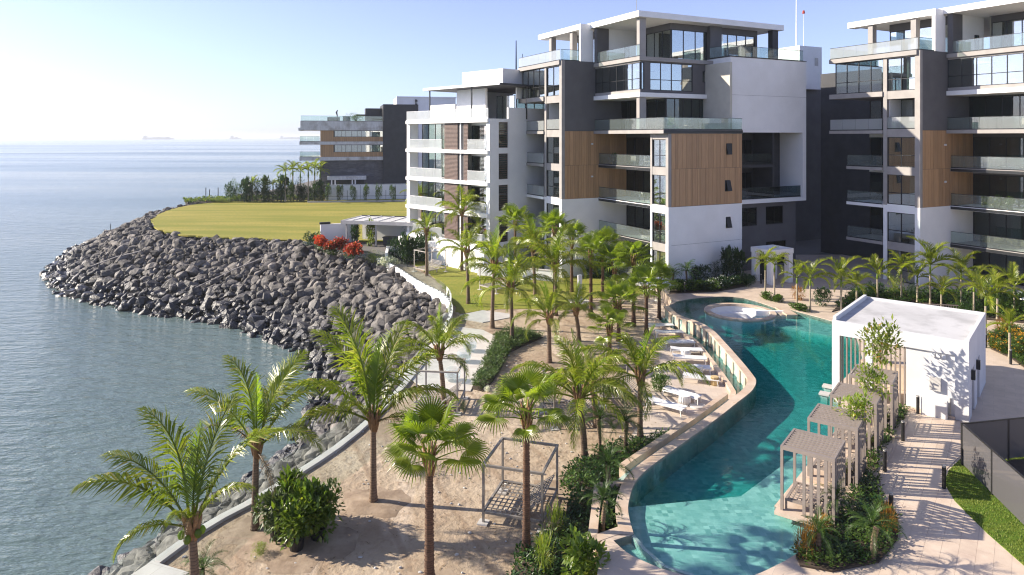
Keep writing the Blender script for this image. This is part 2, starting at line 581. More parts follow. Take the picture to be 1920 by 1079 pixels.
def m_sea():
    m, t, p, o = newmat('sea_water')
    f = noise_fac(t, 0.012, detail=4, lo=0.35, hi=0.65, stretch=(0.5, 2.0, 1))
    c = mixc(t, f, (0.10, 0.145, 0.138), (0.122, 0.168, 0.16))
    t.links.new(c, p.inputs['Base Color'])
    # slicks and ruffled patches change the gloss of the water
    rr = N(t, 'ShaderNodeMapRange')
    rr.inputs['To Min'].default_value = 0.07
    rr.inputs['To Max'].default_value = 0.24
    t.links.new(noise_fac(t, 0.004, detail=5, lo=0.4, hi=0.62, stretch=(0.35, 2.2, 1)), rr.inputs['Value'])
    t.links.new(rr.outputs[0], p.inputs['Roughness'])
    p.inputs['IOR'].default_value = 1.33
    h1 = noise_fac(t, 0.55, detail=5, rough=0.6, lo=0, hi=1, stretch=(0.5, 1.5, 1))
    h2 = noise_fac(t, 2.2, detail=3, rough=0.5, lo=0, hi=1, stretch=(0.7, 1.3, 1))
    ad = N(t, 'ShaderNodeMath', operation='MULTIPLY_ADD')
    t.links.new(h2, ad.inputs[0]); ad.inputs[1].default_value = 0.22
    t.links.new(h1, ad.inputs[2])
    bump(t, p, ad.outputs[0], 0.8, 0.48)
    return m


def m_trunk(name, a, b, rings, dark):
    m, t, p, o = newmat(name)
    c = mixc(t, noise_fac(t, 7, detail=6, lo=0.3, hi=0.7, stretch=(1, 1, 2.2)), a, b)
    g = N(t, 'ShaderNodeNewGeometry')
    w_ = N(t, 'ShaderNodeTexWave', wave_type='BANDS', bands_direction='Z', wave_profile='SAW')
    w_.inputs['Scale'].default_value = rings
    w_.inputs['Distortion'].default_value = 2.5
    w_.inputs['Detail'].default_value = 3
    w_.inputs['Detail Scale'].default_value = 2.0
    t.links.new(g.outputs['Position'], w_.inputs['Vector'])
    mr = N(t, 'ShaderNodeMapRange')
    mr.inputs['From Min'].default_value = 0.55; mr.inputs['From Max'].default_value = 1.0
    mr.inputs['To Max'].default_value = 0.85
    t.links.new(w_.outputs['Fac'], mr.inputs['Value'])
    c = mixc(t, mr.outputs[0], c, dark)
    oi = N(t, 'ShaderNodeObjectInfo')
    v_ = N(t, 'ShaderNodeMapRange'); v_.inputs['To Min'].default_value = 0.75; v_.inputs['To Max'].default_value = 1.25
    t.links.new(oi.outputs['Random'], v_.inputs['Value'])
    hs = N(t, 'ShaderNodeHueSaturation')
    t.links.new(v_.outputs[0], hs.inputs['Value']); t.links.new(c, hs.inputs['Color'])
    t.links.new(hs.outputs[0], p.inputs['Base Color'])
    p.inputs['Roughness'].default_value = 0.9
    bump(t, p, w_.outputs['Fac'], 0.8, 0.03)
    return m


def m_rock():
    m, t, p, o = newmat('boulder_rock')
    g = N(t, 'ShaderNodeNewGeometry')
    c = mixc(t, noise_fac(t, 1.6, detail=6, lo=0.35, hi=0.68), (0.046, 0.041, 0.037), (0.205, 0.184, 0.162))
    rr = N(t, 'ShaderNodeMapRange'); rr.inputs['To Min'].default_value = 0.5; rr.inputs['To Max'].default_value = 1.6
    t.links.new(g.outputs['Random Per Island'], rr.inputs['Value'])
    hs = N(t, 'ShaderNodeHueSaturation')
    t.links.new(c, hs.inputs['Color']); t.links.new(rr.outputs[0], hs.inputs['Value'])
    # a wet, weedy band just above the water line
    sx = N(t, 'ShaderNodeSeparateXYZ')
    t.links.new(g.outputs['Position'], sx.inputs[0])
    mr = N(t, 'ShaderNodeMapRange')
    mr.inputs['From Min'].default_value = -5.2; mr.inputs['From Max'].default_value = -2.4
    t.links.new(sx.outputs['Z'], mr.inputs['Value'])
    c = mixc(t, mr.outputs[0], (0.022, 0.021, 0.022), hs.outputs[0])
    t.links.new(c, p.inputs['Base Color'])
    r2 = N(t, 'ShaderNodeMapRange'); r2.inputs['To Min'].default_value = 0.32; r2.inputs['To Max'].default_value = 0.85
    t.links.new(mr.outputs[0], r2.inputs['Value'])
    t.links.new(r2.outputs[0], p.inputs['Roughness'])
    bump(t, p, noise_fac(t, 5, detail=6, rough=0.65, lo=0, hi=1), 0.7, 0.12)
    return m


M['sand'] = m_sand()
M['trunk'] = m_trunk('coconut_trunk', (0.24, 0.165, 0.11), (0.145, 0.098, 0.065), 3.2, (0.06, 0.04, 0.028))
M['trunk_fan'] = m_trunk('fan_palm_trunk', (0.19, 0.105, 0.062), (0.085, 0.046, 0.03), 4.5, (0.03, 0.018, 0.013))
M['lawn_big'] = m_grass('dry_lawn', (0.215, 0.215, 0.032), (0.37, 0.30, 0.070), (0.19, 0.205, 0.030), 0.5)
M['lawn'] = m_grass('green_lawn', (0.22, 0.24, 0.035), (0.31, 0.28, 0.06), (0.15, 0.19, 0.025))
M['lawn_lush'] = m_grass('lush_lawn', (0.10, 0.17, 0.018), (0.20, 0.21, 0.035), (0.06, 0.11, 0.012))
M['deck'] = m_tiles('travertine_deck', (0.62, 0.505, 0.405), (0.565, 0.455, 0.36), 0.9, 0.45, R(35))
M['tile'] = surf('travertine_tile', (0.63, 0.515, 0.41), (0.57, 0.455, 0.355), 2.2, 0.45, 0.05, 20, c2=(0.50, 0.39, 0.31), scale2=0.9, rnd=0.045)
M['lower_deck'] = m_tiles('lower_stone_deck', (0.58, 0.49, 0.41), (0.53, 0.445, 0.37), 0.6, 0.6, R(10))
M['stone_terrace'] = m_tiles('pale_stone_terrace', (0.66, 0.62, 0.56), (0.60, 0.56, 0.51), 1.2, 0.6, R(20))
M['stone_clad'] = surf('grey_stone_cladding', (0.135, 0.132, 0.145), (0.085, 0.085, 0.094), 1.2, 0.8, 0.3, 6, stretch=(0.8, 0.8, 3.0), rnd=0.2)
M['mosaic'] = m_mosaic()
M['pool_water'] = m_poolwater()
M['sea'] = m_sea()
M['rock'] = m_rock()
M['screen'] = glassmat('shade_cloth', (0.5, 0.5, 0.5), 1.05, haze=0.86, hazecol=(0.19, 0.183, 0.187))

# ================================================================== SEA, SHORE AND GROUND
SEA = -6.0
LOW = -1.0
tag(MB().add([(-60000, -300, SEA), (60000, -300, SEA), (60000, 70000, SEA), (-60000, 70000, SEA)], [(0, 1, 2, 3)]).build('sea', M['sea']), kind='structure')

crest = [(-14, 10, -1.5), (-11.9, 22.5, -1.5), (-9.8, 27, -1.5), (-7.6, 32.4, -1.5), (-6.0, 40.8, -1.5), (-4.9, 51.9, -1.5), (-6.0, 58.5, -1.4), (-8.8, 63.8, -1.2),
         (-15.2, 76.4, -0.9), (-22.5, 82, -0.5), (-28.5, 87, -0.3), (-39, 89.2, -0.3), (-49.8, 96.4, -0.3), (-57.6, 109.6, -0.3), (-62.3, 129, -0.3), (-58, 143, -0.3), (-60, 165, -0.3)]
toe = [(-22, 18), (-17.4, 29.5), (-15.6, 35), (-13.8, 40), (-13.6, 46), (-15, 53.5), (-17, 58), (-20.3, 62.4),
       (-24.8, 66.6), (-30.6, 70.4), (-37.7, 73.6), (-46.5, 78.3), (-57, 86.2), (-67.2, 101.2), (-75.5, 124), (-76, 150), (-82, 178)]
K = 8
crest_s = smooth_line(crest, K)
toe_s = smooth_line([(x, y, SEA) for x, y in toe], K)


def shore(i, s):
    """point of the rock slope: i runs along the shore, s from crest (0) to water line (1)"""
    i = min(max(i, 0), len(crest_s) - 1.001)
    k = int(i); f = i - k
    a = Vector(crest_s[k]).lerp(Vector(crest_s[k + 1]), f)
    b = Vector(toe_s[k]).lerp(Vector(toe_s[k + 1]), f)
    p = a.lerp(b, s)
    p.z = a.z + (b.z - a.z) * (s ** 1.12 if s > 0 else 0)
    return p


mb = MB()
ns = len(crest_s)
SS = [-0.06, 0, 0.2, 0.4, 0.6, 0.8, 1.0, 1.3]
for i in range(ns):
    for s in SS:
        p = shore(i, max(s, 0))
        if s < 0:
            p = Vector(crest_s[i]); d = Vector(crest_s[i]) - Vector(toe_s[i]); d.z = 0
            p += d.normalized() * 0.8
        if s > 1:
            p.z = -7.6
        mb.v.append((p.x, p.y, p.z - 0.28))
w = len(SS)
for i in range(ns - 1):
    for j in range(w - 1):
        mb.f.append((i * w + j, i * w + j + 1, (i + 1) * w + j + 1, (i + 1) * w + j))
tag(mb.build('rock_slope', M['rock_black'], smooth=True), kind='structure')

# boulders: angular convex hulls
import bmesh
hulls = []
rng = random.Random(11)
for k in range(14):
    bm = bmesh.new()
    sx, sy, sz = rng.uniform(0.85, 1.35), rng.uniform(0.75, 1.05), rng.uniform(0.55, 0.8)
    for q in range(26):
        d = Vector((rng.gauss(0, 1), rng.gauss(0, 1), rng.gauss(0, 1))).normalized()
        m_ = max(abs(d.x), abs(d.y), abs(d.z))
        d = d / (m_ ** 0.55)
        d *= rng.uniform(0.42, 0.52)
        bm.verts.new((d.x * sx, d.y * sy, d.z * sz))
    r = bmesh.ops.convex_hull(bm, input=bm.verts)
    bmesh.ops.delete(bm, geom=[g for g in r['geom_interior'] if isinstance(g, bmesh.types.BMVert)], context='VERTS')
    hulls.append(([v.co.copy() for v in bm.verts], [tuple(v.index for v in f.verts) for f in bm.faces]))
    # broken faces: split every face once and push the new corners about
    bmesh.ops.subdivide_edges(bm, edges=bm.edges[:], cuts=1, use_grid_fill=True)
    bmesh.ops.triangulate(bm, faces=bm.faces[:])
    bmesh.ops.smooth_vert(bm, verts=bm.verts[:], factor=0.22, use_axis_x=True, use_axis_y=True, use_axis_z=True)
    for v in bm.verts:
        nv = noise.noise_vector(v.co * 3.1 + Vector((k * 7.3, 0, 0)))
        v.co += nv * 0.055
    bm.verts.index_update()
    hulls[-1] = ([v.co.copy() for v in bm.verts], [tuple(v.index for v in f.verts) for f in bm.faces])
    bm.free()

spots = []
i = 0.0
while i < ns - 1.01:
    a, b = shore(i, 0), shore(i, 1)
    wid = (b - a).length
    step = 0.74
    n_row = max(int(wid * 1.12 / step), 3)
    for j in range(n_row + 1):
        s = (j + rng.uniform(-0.35, 0.35)) / n_row * 1.04
        if s < -0.01:
            continue
        p = shore(i + rng.uniform(-0.05, 0.05), max(s, 0))
        size = rng.choice([0.4, 0.55, 0.7, 0.8, 0.9, 1.0, 1.15, 1.35, 1.75]) * (0.75 if s < 0.08 else 1.0) * (0.72 if i < 5 * K else 1.0)
        spots.append((p, size, s))
    d = (shore(i + 0.5, 0.5) - shore(i, 0.5)).length / 0.5
    i += 0.70 / max(d, 0.5)
rest = MB()
big = []
for p, size, s in spots:
    if p.y < 12:
        continue
    rot = Matrix.Rotation(rng.uniform(0, 6.283), 3, 'Z') @ Matrix.Rotation(rng.gauss(0, 0.5), 3, 'X') @ Matrix.Rotation(rng.gauss(0, 0.5), 3, 'Y')
    hid = rng.randrange(len(hulls))
    z = p.z + size * rng.uniform(-0.10, 0.16)
    px = 960 + FPX * p.x / p.y
    py = HOR + (CAM_H - z) / p.y * FPX
    vis = 0 < px < 880 and py < 1079
    if p.y < 52 and px > 700:
        vis = False
    big.append((size / p.y if vis else 0, Vector((p.x, p.y, z)), size, rot, hid))
order = sorted(range(len(big)), key=lambda q: -big[q][0])
chosen = set(order[:300])
hull_me = []
for k, (vs, fs) in enumerate(hulls):
    me = bpy.data.meshes.new('boulder')
    me.from_pydata([tuple(v) for v in vs], [], fs)
    me.materials.append(M['rock'])
    hull_me.append(me)
for q, (sz, p, size, rot, hid) in enumerate(big):
    if q in chosen:
        o = mobj('boulder', hull_me[hid])
        o.location = p
        o.rotation_euler = rot.to_euler()
        o.scale = (size, size, size)
        tag(o, 'grey angular boulder among the nearest rocks of the sea revetment', 'boulder', 'boulders of the revetment')
    else:
        vs, fs = hulls[hid]
        rest.add([tuple(p + rot @ (v * size)) for v in vs], fs)
tag(rest.build('boulder_slope', M['rock']), 'dark grey boulders piled along the sea revetment', 'boulders', kind='stuff')

# pool outline ------------------------------------------------------------
LEFT = [G2(*p) for p in [(1254, 574), (1269, 588), (1287, 596), (1309, 603), (1328, 613), (1343, 625), (1355, 638), (1375, 660), (1395, 683), (1411, 703), (1417, 714),
                         (1413, 727), (1402, 739), (1380, 756), (1347, 782), (1320, 802), (1285, 827), (1250, 852), (1215, 878), (1190, 904), (1179, 935), (1177, 962), (1187, 1001)]]
LEFT = smooth_line([(x, y, 0) for x, y in LEFT], 3)
LEFT = [(p[0], p[1]) for p in LEFT]
NEAR = [G2(*p) for p in [(1150, 1013), (1175, 1035), (1208, 1052), (1258, 1071), (1330, 1086), (1400, 1081), (1440, 1067), (1490, 1040), (1508, 1021), (1533, 986)]]
NEARs = [(p[0], p[1]) for p in smooth_line([(x, y, 0) for x, y in NEAR], 3)]
RIGHT = [G2(1530, 977), G2(1452, 948), (15.8, 32.3), (16.15, 34.95), (20.5, 40.2), (22.3, 44.5), (22.7, 48.5)]
FAR = [G2(*p) for p in [(1480, 580), (1455, 578), (1430, 569), (1395, 559), (1356, 556), (1320, 558), (1290, 561), (1268, 566)]]
FARs = [(p[0], p[1]) for p in smooth_line([(x, y, 0) for x, y in FAR[2:]], 2)]
POOL = LEFT + NEARs + RIGHT + FAR[:2] + FARs
RC, RR = (16.95, 51.2), 2.5
circ = lambda r, n=40, c=RC: [(c[0] + r * math.cos(2 * math.pi * k / n), c[1] + r * math.sin(2 * math.pi * k / n)) for k in range(n)]

basin = MB()
basin.sheet(POOL, -1.0)
n = len(POOL)
for k in range(n):
    a, b = POOL[k], POOL[(k + 1) % n]
    basin.add([(*a, -1.0), (*b, -1.0), (*b, -0.03), (*a, -0.03)], [(0, 1, 2, 3)])
basin = tag(basin.build('swimming_pool', M['mosaic']), kind='structure')
g3 = lambda *p: G2(*p)
shelf = [g3(1165, 937), g3(1389, 931, -0.30), g3(1508, 842, -0.30), (12.4, 27.6), (11.5, 23), (9, 17.5), (3, 17.5), (3.0, 24)]
MB().prism(shelf, -1.05, -0.30).build('shelf', M['mosaic'], basin)
shelf2 = [g3(1392, 606, -0.4), g3(1440, 613, -0.4), g3(1500, 622, -0.4), g3(1562, 634, -0.4), (23.5, 44.5), (23.5, 50), (19, 52)]
MB().prism(shelf2, -1.05, -0.30).build('shelf', M['mosaic'], basin)
lw = [G2(*p) for p in [(1187, 1001), (1208, 1026), (1245, 1058), (1300, 1076)]]
for a, b in zip(lw, lw[1:]):
    MB().bar((*a, -0.3), (*b, -0.3), 0.12, 0.5).build('ledge_wall', M['mosaic'], basin)


def water_poly(poly, d):
    pts = poly
    area = sum(pts[i][0] * pts[(i + 1) % len(pts)][1] - pts[(i + 1) % len(pts)][0] * pts[i][1] for i in range(len(pts)))
    return pts


wm = MB()
wm.prism(POOL, -1.05, -0.03, holes=[circ(2.38)])
tag(wm.build('pool_water', M['pool_water']), kind='structure')

# coping stones along the free edge of the pool and infinity wall
out_line = lambda d: offset_line(LEFT, -d)
o05, o35, o42 = out_line(-0.02), out_line(0.36), out_line(0.42)
acc = 0
seg = [0]
for k in range(1, len(LEFT)):
    acc += math.dist(LEFT[k - 1], LEFT[k])
    if acc > 1.15 or k == len(LEFT) - 1:
        seg.append(k); acc = 0
for a, b in zip(seg, seg[1:]):
    inner = o05[a:b + 1]; outer = o42[a:b + 1]
    shr = lambda l: [tuple(Vector(l[0]).lerp(Vector(l[1]), 0.03))] + list(l[1:])
    MB().prism(shr(inner) + list(reversed(shr(outer))), -0.12, 0.0 + random.uniform(-0.004, 0.004)).build('coping_stone', M['coping'], basin)
wi, wo = out_line(0.06), out_line(0.30)
k_end = len(LEFT) - 10
MB().prism(wi[:k_end] + list(reversed(wo[:k_end])), -1.6, -0.121).build('infinity_wall', M['mosaic'], basin)
for k in range(2, k_end - 6, 2):
    p, q = Vector(wo[k]), Vector(wo[k + 1])
    t = (q - p).normalized(); nrm = Vector((t.y, -t.x))
    wdt = min(0.55, (q - p).length)
    c = p
    e = c + t * wdt
    MB().prism([tuple(c), tuple(e), tuple(e + nrm * 0.10), tuple(c + nrm * 0.10)], -1.3, -0.125).build('pier', M['coping'], basin)
t0, t1, t2, t3 = out_line(0.31), out_line(1.0), out_line(1.0), out_line(1.28)
MB().prism(t0[:k_end] + list(reversed(t1[:k_end])), -1.3, -0.985).build('trough_floor', M['mosaic'], basin)
kt = 36
MB().prism(out_line(0.31)[kt:k_end] + list(reversed(out_line(1.0)[kt:k_end])), -1.0, -0.50).build('trough_floor', M['mosaic'], basin)
ms_tr = MB().sheet(out_line(0.305)[:k_end] + list(reversed(out_line(1.005)[:k_end])), -0.90)
trw = ms_tr.build('trough_water', M['pool_water'], basin)
trw.data.materials[0] = glassmat('trough_water', (0.30, 0.52, 0.52), 1.33, rough=0.04)
acc, seg2 = 0, [1]
for k in range(2, k_end):
    acc += math.dist(t3[k - 1], t3[k])
    if acc > 1.2:
        seg2.append(k); acc = 0
for a, b in zip(seg2, seg2[1:]):
    i_, o_ = t2[a:b + 1], t3[a:b + 1]
    i_ = [tuple(Vector(i_[0]).lerp(Vector(i_[1]), 0.03))] + i_[1:]
    o_ = [tuple(Vector(o_[0]).lerp(Vector(o_[1]), 0.03))] + o_[1:]
    MB().prism(i_ + list(reversed(o_)), -1.2, -0.74 if a < 36 else -0.22).build('curb_stone', M['coping'], basin)
# bottom-left planter box beside the pool
pl = [G2(*p) for p in [(1122, 908), (1173, 903), (1172, 990), (1110, 1012)]]
for a, b, wd in ((pl[0], pl[1], 0.22), (pl[3], pl[0], 0.30), (pl[2], pl[3], 0.35)):
    MB().bar((*a, -0.35), (*b, -0.35), wd, 0.7).build('planter_wall', M['coping'], basin)

# upper deck ----------------------------------------------------------------
deck_poly = [LEFT[-1]] + NEARs + RIGHT + FAR[:2] + FARs + [LEFT[0]] + [(12.7, 54.6), (12.9, 61), (12, 76), (110, 76), (110, 6), (2.4, 6), (2.4, 19.5), G2(1122, 1022), G2(1135, 1006)]
deck = tag(MB().prism(deck_poly, -1.3, -0.012, bottom=False).build('pool_deck', M['deck']), kind='structure')

# tile path: laid tiles clipped to the walk
walk = [G2(*p) for p in [(1500, 1068), (1560, 1077), (1650, 1058), (1688, 1010), (1688, 985), (1660, 945), (1647, 890), (1668, 840), (1702, 775), (1722, 764), (1800, 792), (1815, 800), (1806, 850), (1775, 880), (1770, 905), (1790, 940), (1850, 1000), (1925, 1066), (1990, 1150), (1400, 1150), (1402, 1092)]]


def clip(poly, edge_p, edge_n):
    out = []
    n = len(poly)
    for i in range(n):
        a, b = poly[i], poly[(i + 1) % n]
        da, db = (a - edge_p).dot(edge_n), (b - edge_p).dot(edge_n)
        if da >= 0:
            out.append(a)
        if (da >= 0) != (db >= 0):
            out.append(a.lerp(b, da / (da - db)))
    return out


ang = R(53)
ux, uy = Vector((math.cos(ang), math.sin(ang))), Vector((-math.sin(ang), math.cos(ang)))
TW, TH = 0.9, 0.45
tiles = []
wv = [Vector(p) for p in walk]
for i in range(-10, 60):
    for j in range(-60, 60):
        c = ux * (i * TW + (TW / 2 if j % 2 else 0)) + uy * (j * TH)
        if not (5 < c.x < 24 and 15.5 < c.y < 36):
            continue
        pg = wv
        g = 0.0025
        for ep, en in ((c + ux * g, ux), (c + ux * (TW - g), -ux), (c + uy * g, uy), (c + uy * (TH - g), -uy)):
            pg = clip(pg, ep, en)
            if len(pg) < 3:
                break
        if len(pg) < 3:
            continue
        ar = abs(sum(pg[k].x * pg[(k + 1) % len(pg)].y - pg[(k + 1) % len(pg)].x * pg[k].y for k in range(len(pg)))) / 2
        if ar < 0.01:
            continue
        tiles.append((c.length, [(p.x, p.y) for p in pg]))
tiles.sort(key=lambda t: t[0])
path = tag(MB().sheet(walk, -0.006).build('stone_path', M['soil']), kind='structure')
path.data.materials[0] = surf('tile_joint', (0.42, 0.34, 0.27), (0.38, 0.31, 0.25), 5, 0.9)
rest_t = MB()
nt_ = 0
for d, pg in tiles:
    vis = True
    y = sum(p[1] for p in pg) / len(pg)
    if y < 20.0:
        vis = False
    if vis and nt_ < 300:
        MB().prism(pg, -0.02, 0.006 + random.uniform(-0.001, 0.001), bottom=False).build('tile', M['tile'], path)
        nt_ += 1
    else:
        rest_t.prism(pg, -0.02, 0.006, bottom=False)
if rest_t.v:
    tag(rest_t.build('tile_field', M['tile'], path), kind='stuff')

# lower beach terrace
low = [(c[0] + 0.35, c[1]) for c in crest_s[:8 * K + 1]] + [(-9, 79), (0, 86), (9, 78), (12.9, 61), (12.7, 54.6)] + out_line(0.2) + [(2.4, 19.5), (2.4, 6), (-12, 6)]
tag(MB().sheet(low, LOW).build('beach_terrace', M['sand']), kind='structure')
# upper land behind
up = [(c[0] + 0.5, c[1] + 0.3) for c in crest_s[8 * K:]] + [(-60, 420), (260, 420), (260, 75.9), (14, 75.9), (9, 78), (0, 86), (-9, 79)]
tag(MB().sheet(up, -0.12).build('ground', M['gravel']), kind='structure')

biglawn = [G2(*p) for p in [(770, 373), (600, 375), (440, 378), (390, 381), (345, 387), (308, 397), (287, 410), (288, 422), (305, 433), (340, 440), (400, 445), (480, 447.5), (548, 450), (610, 452), (780, 452)]]
bl = [(p[0] + rng.uniform(-0.22, 0.22), p[1] + rng.uniform(-0.3, 0.3)) for p in smooth_line([(x, y, 0) for x, y in biglawn], 9)]
tag(MB().prism(bl, -0.2, 0.0, bottom=False).build('oval_lawn', M['lawn_big']), kind='structure')
glawn = [G2(*p, LOW) for p in [(768, 492), (800, 512), (835, 545), (852, 575), (862, 588), (905, 583), (960, 580), (1090, 580), (1110, 560), (1240, 545), (1235, 500), (1000, 486), (860, 482)]]
gl_ = [(p[0] + rng.uniform(-0.12, 0.12), p[1] + rng.uniform(-0.15, 0.15)) for p in smooth_line([(x, y, 0) for x, y in glawn], 8)]
tag(MB().prism(gl_, LOW - 0.1, LOW + 0.03, bottom=False).build('garden_lawn', M['lawn']), kind='structure')
rlawn = [G2(*p) for p in [(1803, 860), (1778, 884), (1771, 908), (1791, 941), (1851, 1001), (1926, 1067), (2100, 1067), (2100, 850), (1920, 850), (1850, 845)]]
tag(MB().prism(rlawn, -0.1, 0.03, bottom=False).build('path_lawn', M['lawn_lush']), kind='structure')
dirt = [G2(*p) for p in [(1850, 880), (1960, 990), (2100, 990), (2100, 868), (1900, 864)]]
tag(MB().prism(dirt, -0.1, 0.045, bottom=False).build('bare_soil', M['soil']), kind='structure')
ldeck = [G2(*p, LOW) for p in [(1168, 838), (1196, 800), (1216, 738), (1238, 690), (1232, 640), (1205, 600), (1215, 560), (1290, 552)]]
ld_edge = out_line(1.29)
ldp = [p for p in ld_edge[2:44]]
ldeck_poly = ldeck + ldp
tag(MB().prism(ldeck_poly, LOW - 0.1, LOW + 0.02, bottom=False).build('sunbathing_deck', M['lower_deck']), kind='structure')
sterr = [G2(*p, LOW) for p in [(745, 700), (800, 730), (882, 735), (905, 690), (930, 632), (905, 620), (860, 614), (835, 625), (790, 660)]]
tag(MB().prism(sterr, LOW - 0.1, LOW + 0.05, bottom=False).build('stone_terrace', M['stone_terrace']), kind='structure')
sl2 = [G2(*p, LOW) for p in [(862, 592), (905, 583), (958, 590), (955, 597), (905, 606), (870, 600)]]
tag(MB().prism(sl2, LOW - 0.1, LOW + 0.05, bottom=False).build('stepping_slab', M['concrete']), kind='structure')
nslab = [G2(*p, -0.7) for p in [(235, 1085), (285, 1052), (360, 1075), (370, 1120), (230, 1130)]]
tag(MB().prism(nslab, LOW - 0.4, -0.7).build('viewing_platform', M['stone_terrace']), kind='structure')

# sea wall with glass balustrade ---------------------------------------------
crest2 = [(c[0] + 0.25, c[1]) for c in crest_s[:8 * K + 1]]


def glass_wall(name, line, z0, z1, h, label, wallmat, thick=0.22, step=1.5, clamps=True):
    root = empty(name, (line[0][0], line[0][1], z0), 0, label, 'wall')
    ox, oy = line[0]
    loc = [(x - ox, y - oy) for x, y in line]
    a, b = offset_line(loc, thick / 2), offset_line(loc, -thick / 2)
    MB().prism(a + list(reversed(b)), -0.9, z1 - z0).build('parapet', wallmat, root)
    acc = 0; st = 0
    for k in range(1, len(loc)):
        acc += math.dist(loc[k - 1], loc[k])
        if acc >= step or k == len(loc) - 1:
            p, q = Vector(loc[st]), Vector(loc[k])
            p, q = p.lerp(q, 0.012), q.lerp(p, 0.012)
            zt = z1 - z0
            MB().bar((p.x, p.y, zt + h / 2 - 0.05), (q.x, q.y, zt + h / 2 - 0.05), 0.02, h).build('glass_panel', M['sea_glass'], root)
            t = (q - p).normalized()
            for fr in (0.2, 0.8) if clamps else ():
                c = p.lerp(q, fr)
                MB().box(c.x - 0.05, c.x + 0.05, c.y - 0.05, c.y + 0.05, zt, zt + 0.1).build('clamp', M['steel'], root)
            st = k; acc = 0
    return root


glass_wall('sea_wall', crest2[4:5 * K - 4:2], LOW, LOW + 0.12, 1.0, 'low concrete sea wall with clear glass panels beside the near palms', M['concrete'], 0.35, clamps=False)
glass_wall('garden_wall', crest2[5 * K - 3:8 * K + 1], LOW, LOW + 0.55, 1.0, 'curved white parapet with clear glass balustrade round the lawn', M['white'])

# ================================================================== BUILDINGS
def slab(a, parent, name, *boxes):
    mb = MB()
    for b in boxes:
        mb.box(*b)
    return mb.build(name, M[a], parent)


def wall(mb, axis, t0, t1, a0, a1, z0, z1, holes=()):
    """wall along u (axis 'u', thickness t0..t1 in v) or along v, with openings (a0,a1,z0,z1)"""
    A = sorted({a0, a1, *[h[0] for h in holes], *[h[1] for h in holes]})
    Z = sorted({z0, z1, *[h[2] for h in holes], *[h[3] for h in holes]})
    for i in range(len(A) - 1):
        for j in range(len(Z) - 1):
            ca, cz = (A[i] + A[i + 1]) / 2, (Z[j] + Z[j + 1]) / 2
            if any(h[0] < ca < h[1] and h[2] < cz < h[3] for h in holes):
                continue
            if axis == 'u':
                mb.box(A[i], A[i + 1], t0, t1, Z[j], Z[j + 1])
            else:
                mb.box(t0, t1, A[i], A[i + 1], Z[j], Z[j + 1])
    return mb


def abox(mb, axis, t0, t1, a0, a1, z0, z1):
    return mb.box(a0, a1, t0, t1, z0, z1) if axis == 'u' else mb.box(t0, t1, a0, a1, z0, z1)


def window(parent, axis, pos, a0, a1, z0, z1, n=2, tr=(), fw=0.06, glass='glass', cols=None, frame='dark_metal', name='window'):
    """framed glazing: a frame object whose panes are its children"""
    mb = MB()
    d = 0.05
    abox(mb, axis, pos - d, pos + d, a0, a1, z0, z0 + fw)
    abox(mb, axis, pos - d, pos + d, a0, a1, z1 - fw, z1)
    xs = cols or [a0 + (a1 - a0) * k / n for k in range(n + 1)]
    zs = [z0 + fw] + sorted(tr) + [z1 - fw]
    for k, x in enumerate(xs):
        w = fw if 0 < k < len(xs) - 1 else fw * 2
        lo, hi = max(x - w / 2, a0), min(x + w / 2, a1)
        abox(mb, axis, pos - d, pos + d, lo, hi, z0 + fw, z1 - fw)
    for z in tr:
        for i in range(len(xs) - 1):
            abox(mb, axis, pos - d * 0.8, pos + d * 0.8, xs[i] + fw / 2, xs[i + 1] - fw / 2, z - fw / 2, z + fw / 2)
    w_ = mb.build(name, M[frame], parent)
    for i in range(len(xs) - 1):
        for j in range(len(zs) - 1):
            p = MB()
            abox(p, axis, pos - 0.008, pos + 0.008, xs[i] + fw * 0.4, xs[i + 1] - fw * 0.4, zs[j], zs[j + 1])
            o = p.build('pane', M[glass], w_)
    return w_


def railing(parent, axis, pos, a0, a1, z, h=1.08, step=1.3, glass='rail_glass', base='dark_metal', rail=True):
    mb = MB()
    abox(mb, axis, pos - 0.035, pos + 0.035, a0, a1, z, z + 0.09)
    if rail:
        abox(mb, axis, pos - 0.022, pos + 0.022, a0, a1, z + h, z + h + 0.035)
    r = mb.build('railing', M[base], parent)
    n = max(1, round((a1 - a0) / step))
    for k in range(n):
        x0, x1 = a0 + (a1 - a0) * k / n + 0.012, a0 + (a1 - a0) * (k + 1) / n - 0.012
        p = MB()
        abox(p, axis, pos - 0.009, pos + 0.009, x0, x1, z + 0.09, z + h)
        p.build('pane', M[glass], r)
    return r


def boards(parent, axis, t0, t1, a0, a1, rows, rng, holes=(), widths=(0.18, 0.3, 0.3, 0.42, 0.55)):
    """vertical cladding boards, each its own piece"""
    for (z0, z1) in rows:
        x = a0
        while x < a1 - 0.02:
            w = min(rng.choice(widths), a1 - x)
            if a1 - x - w < 0.12:
                w = a1 - x
            zz = [(z0 + 0.012, z1 - 0.012)]
            for h in holes:
                if h[0] < x + w / 2 < h[1]:
                    nz = []
                    for (q0, q1) in zz:
                        if h[2] > q0 and h[3] < q1:
                            nz += [(q0, h[2]), (h[3], q1)]
                        else:
                            nz.append((q0, q1))
                    zz = nz
            for (q0, q1) in zz:
                mb = MB()
                e = rng.uniform(0, 0.012)
                if t0 < t1:
                    abox(mb, axis, t0 - e, t1, x + 0.011, x + w - 0.011, q0, q1)
                mb.build('board', M['wood'], parent)
            x += w


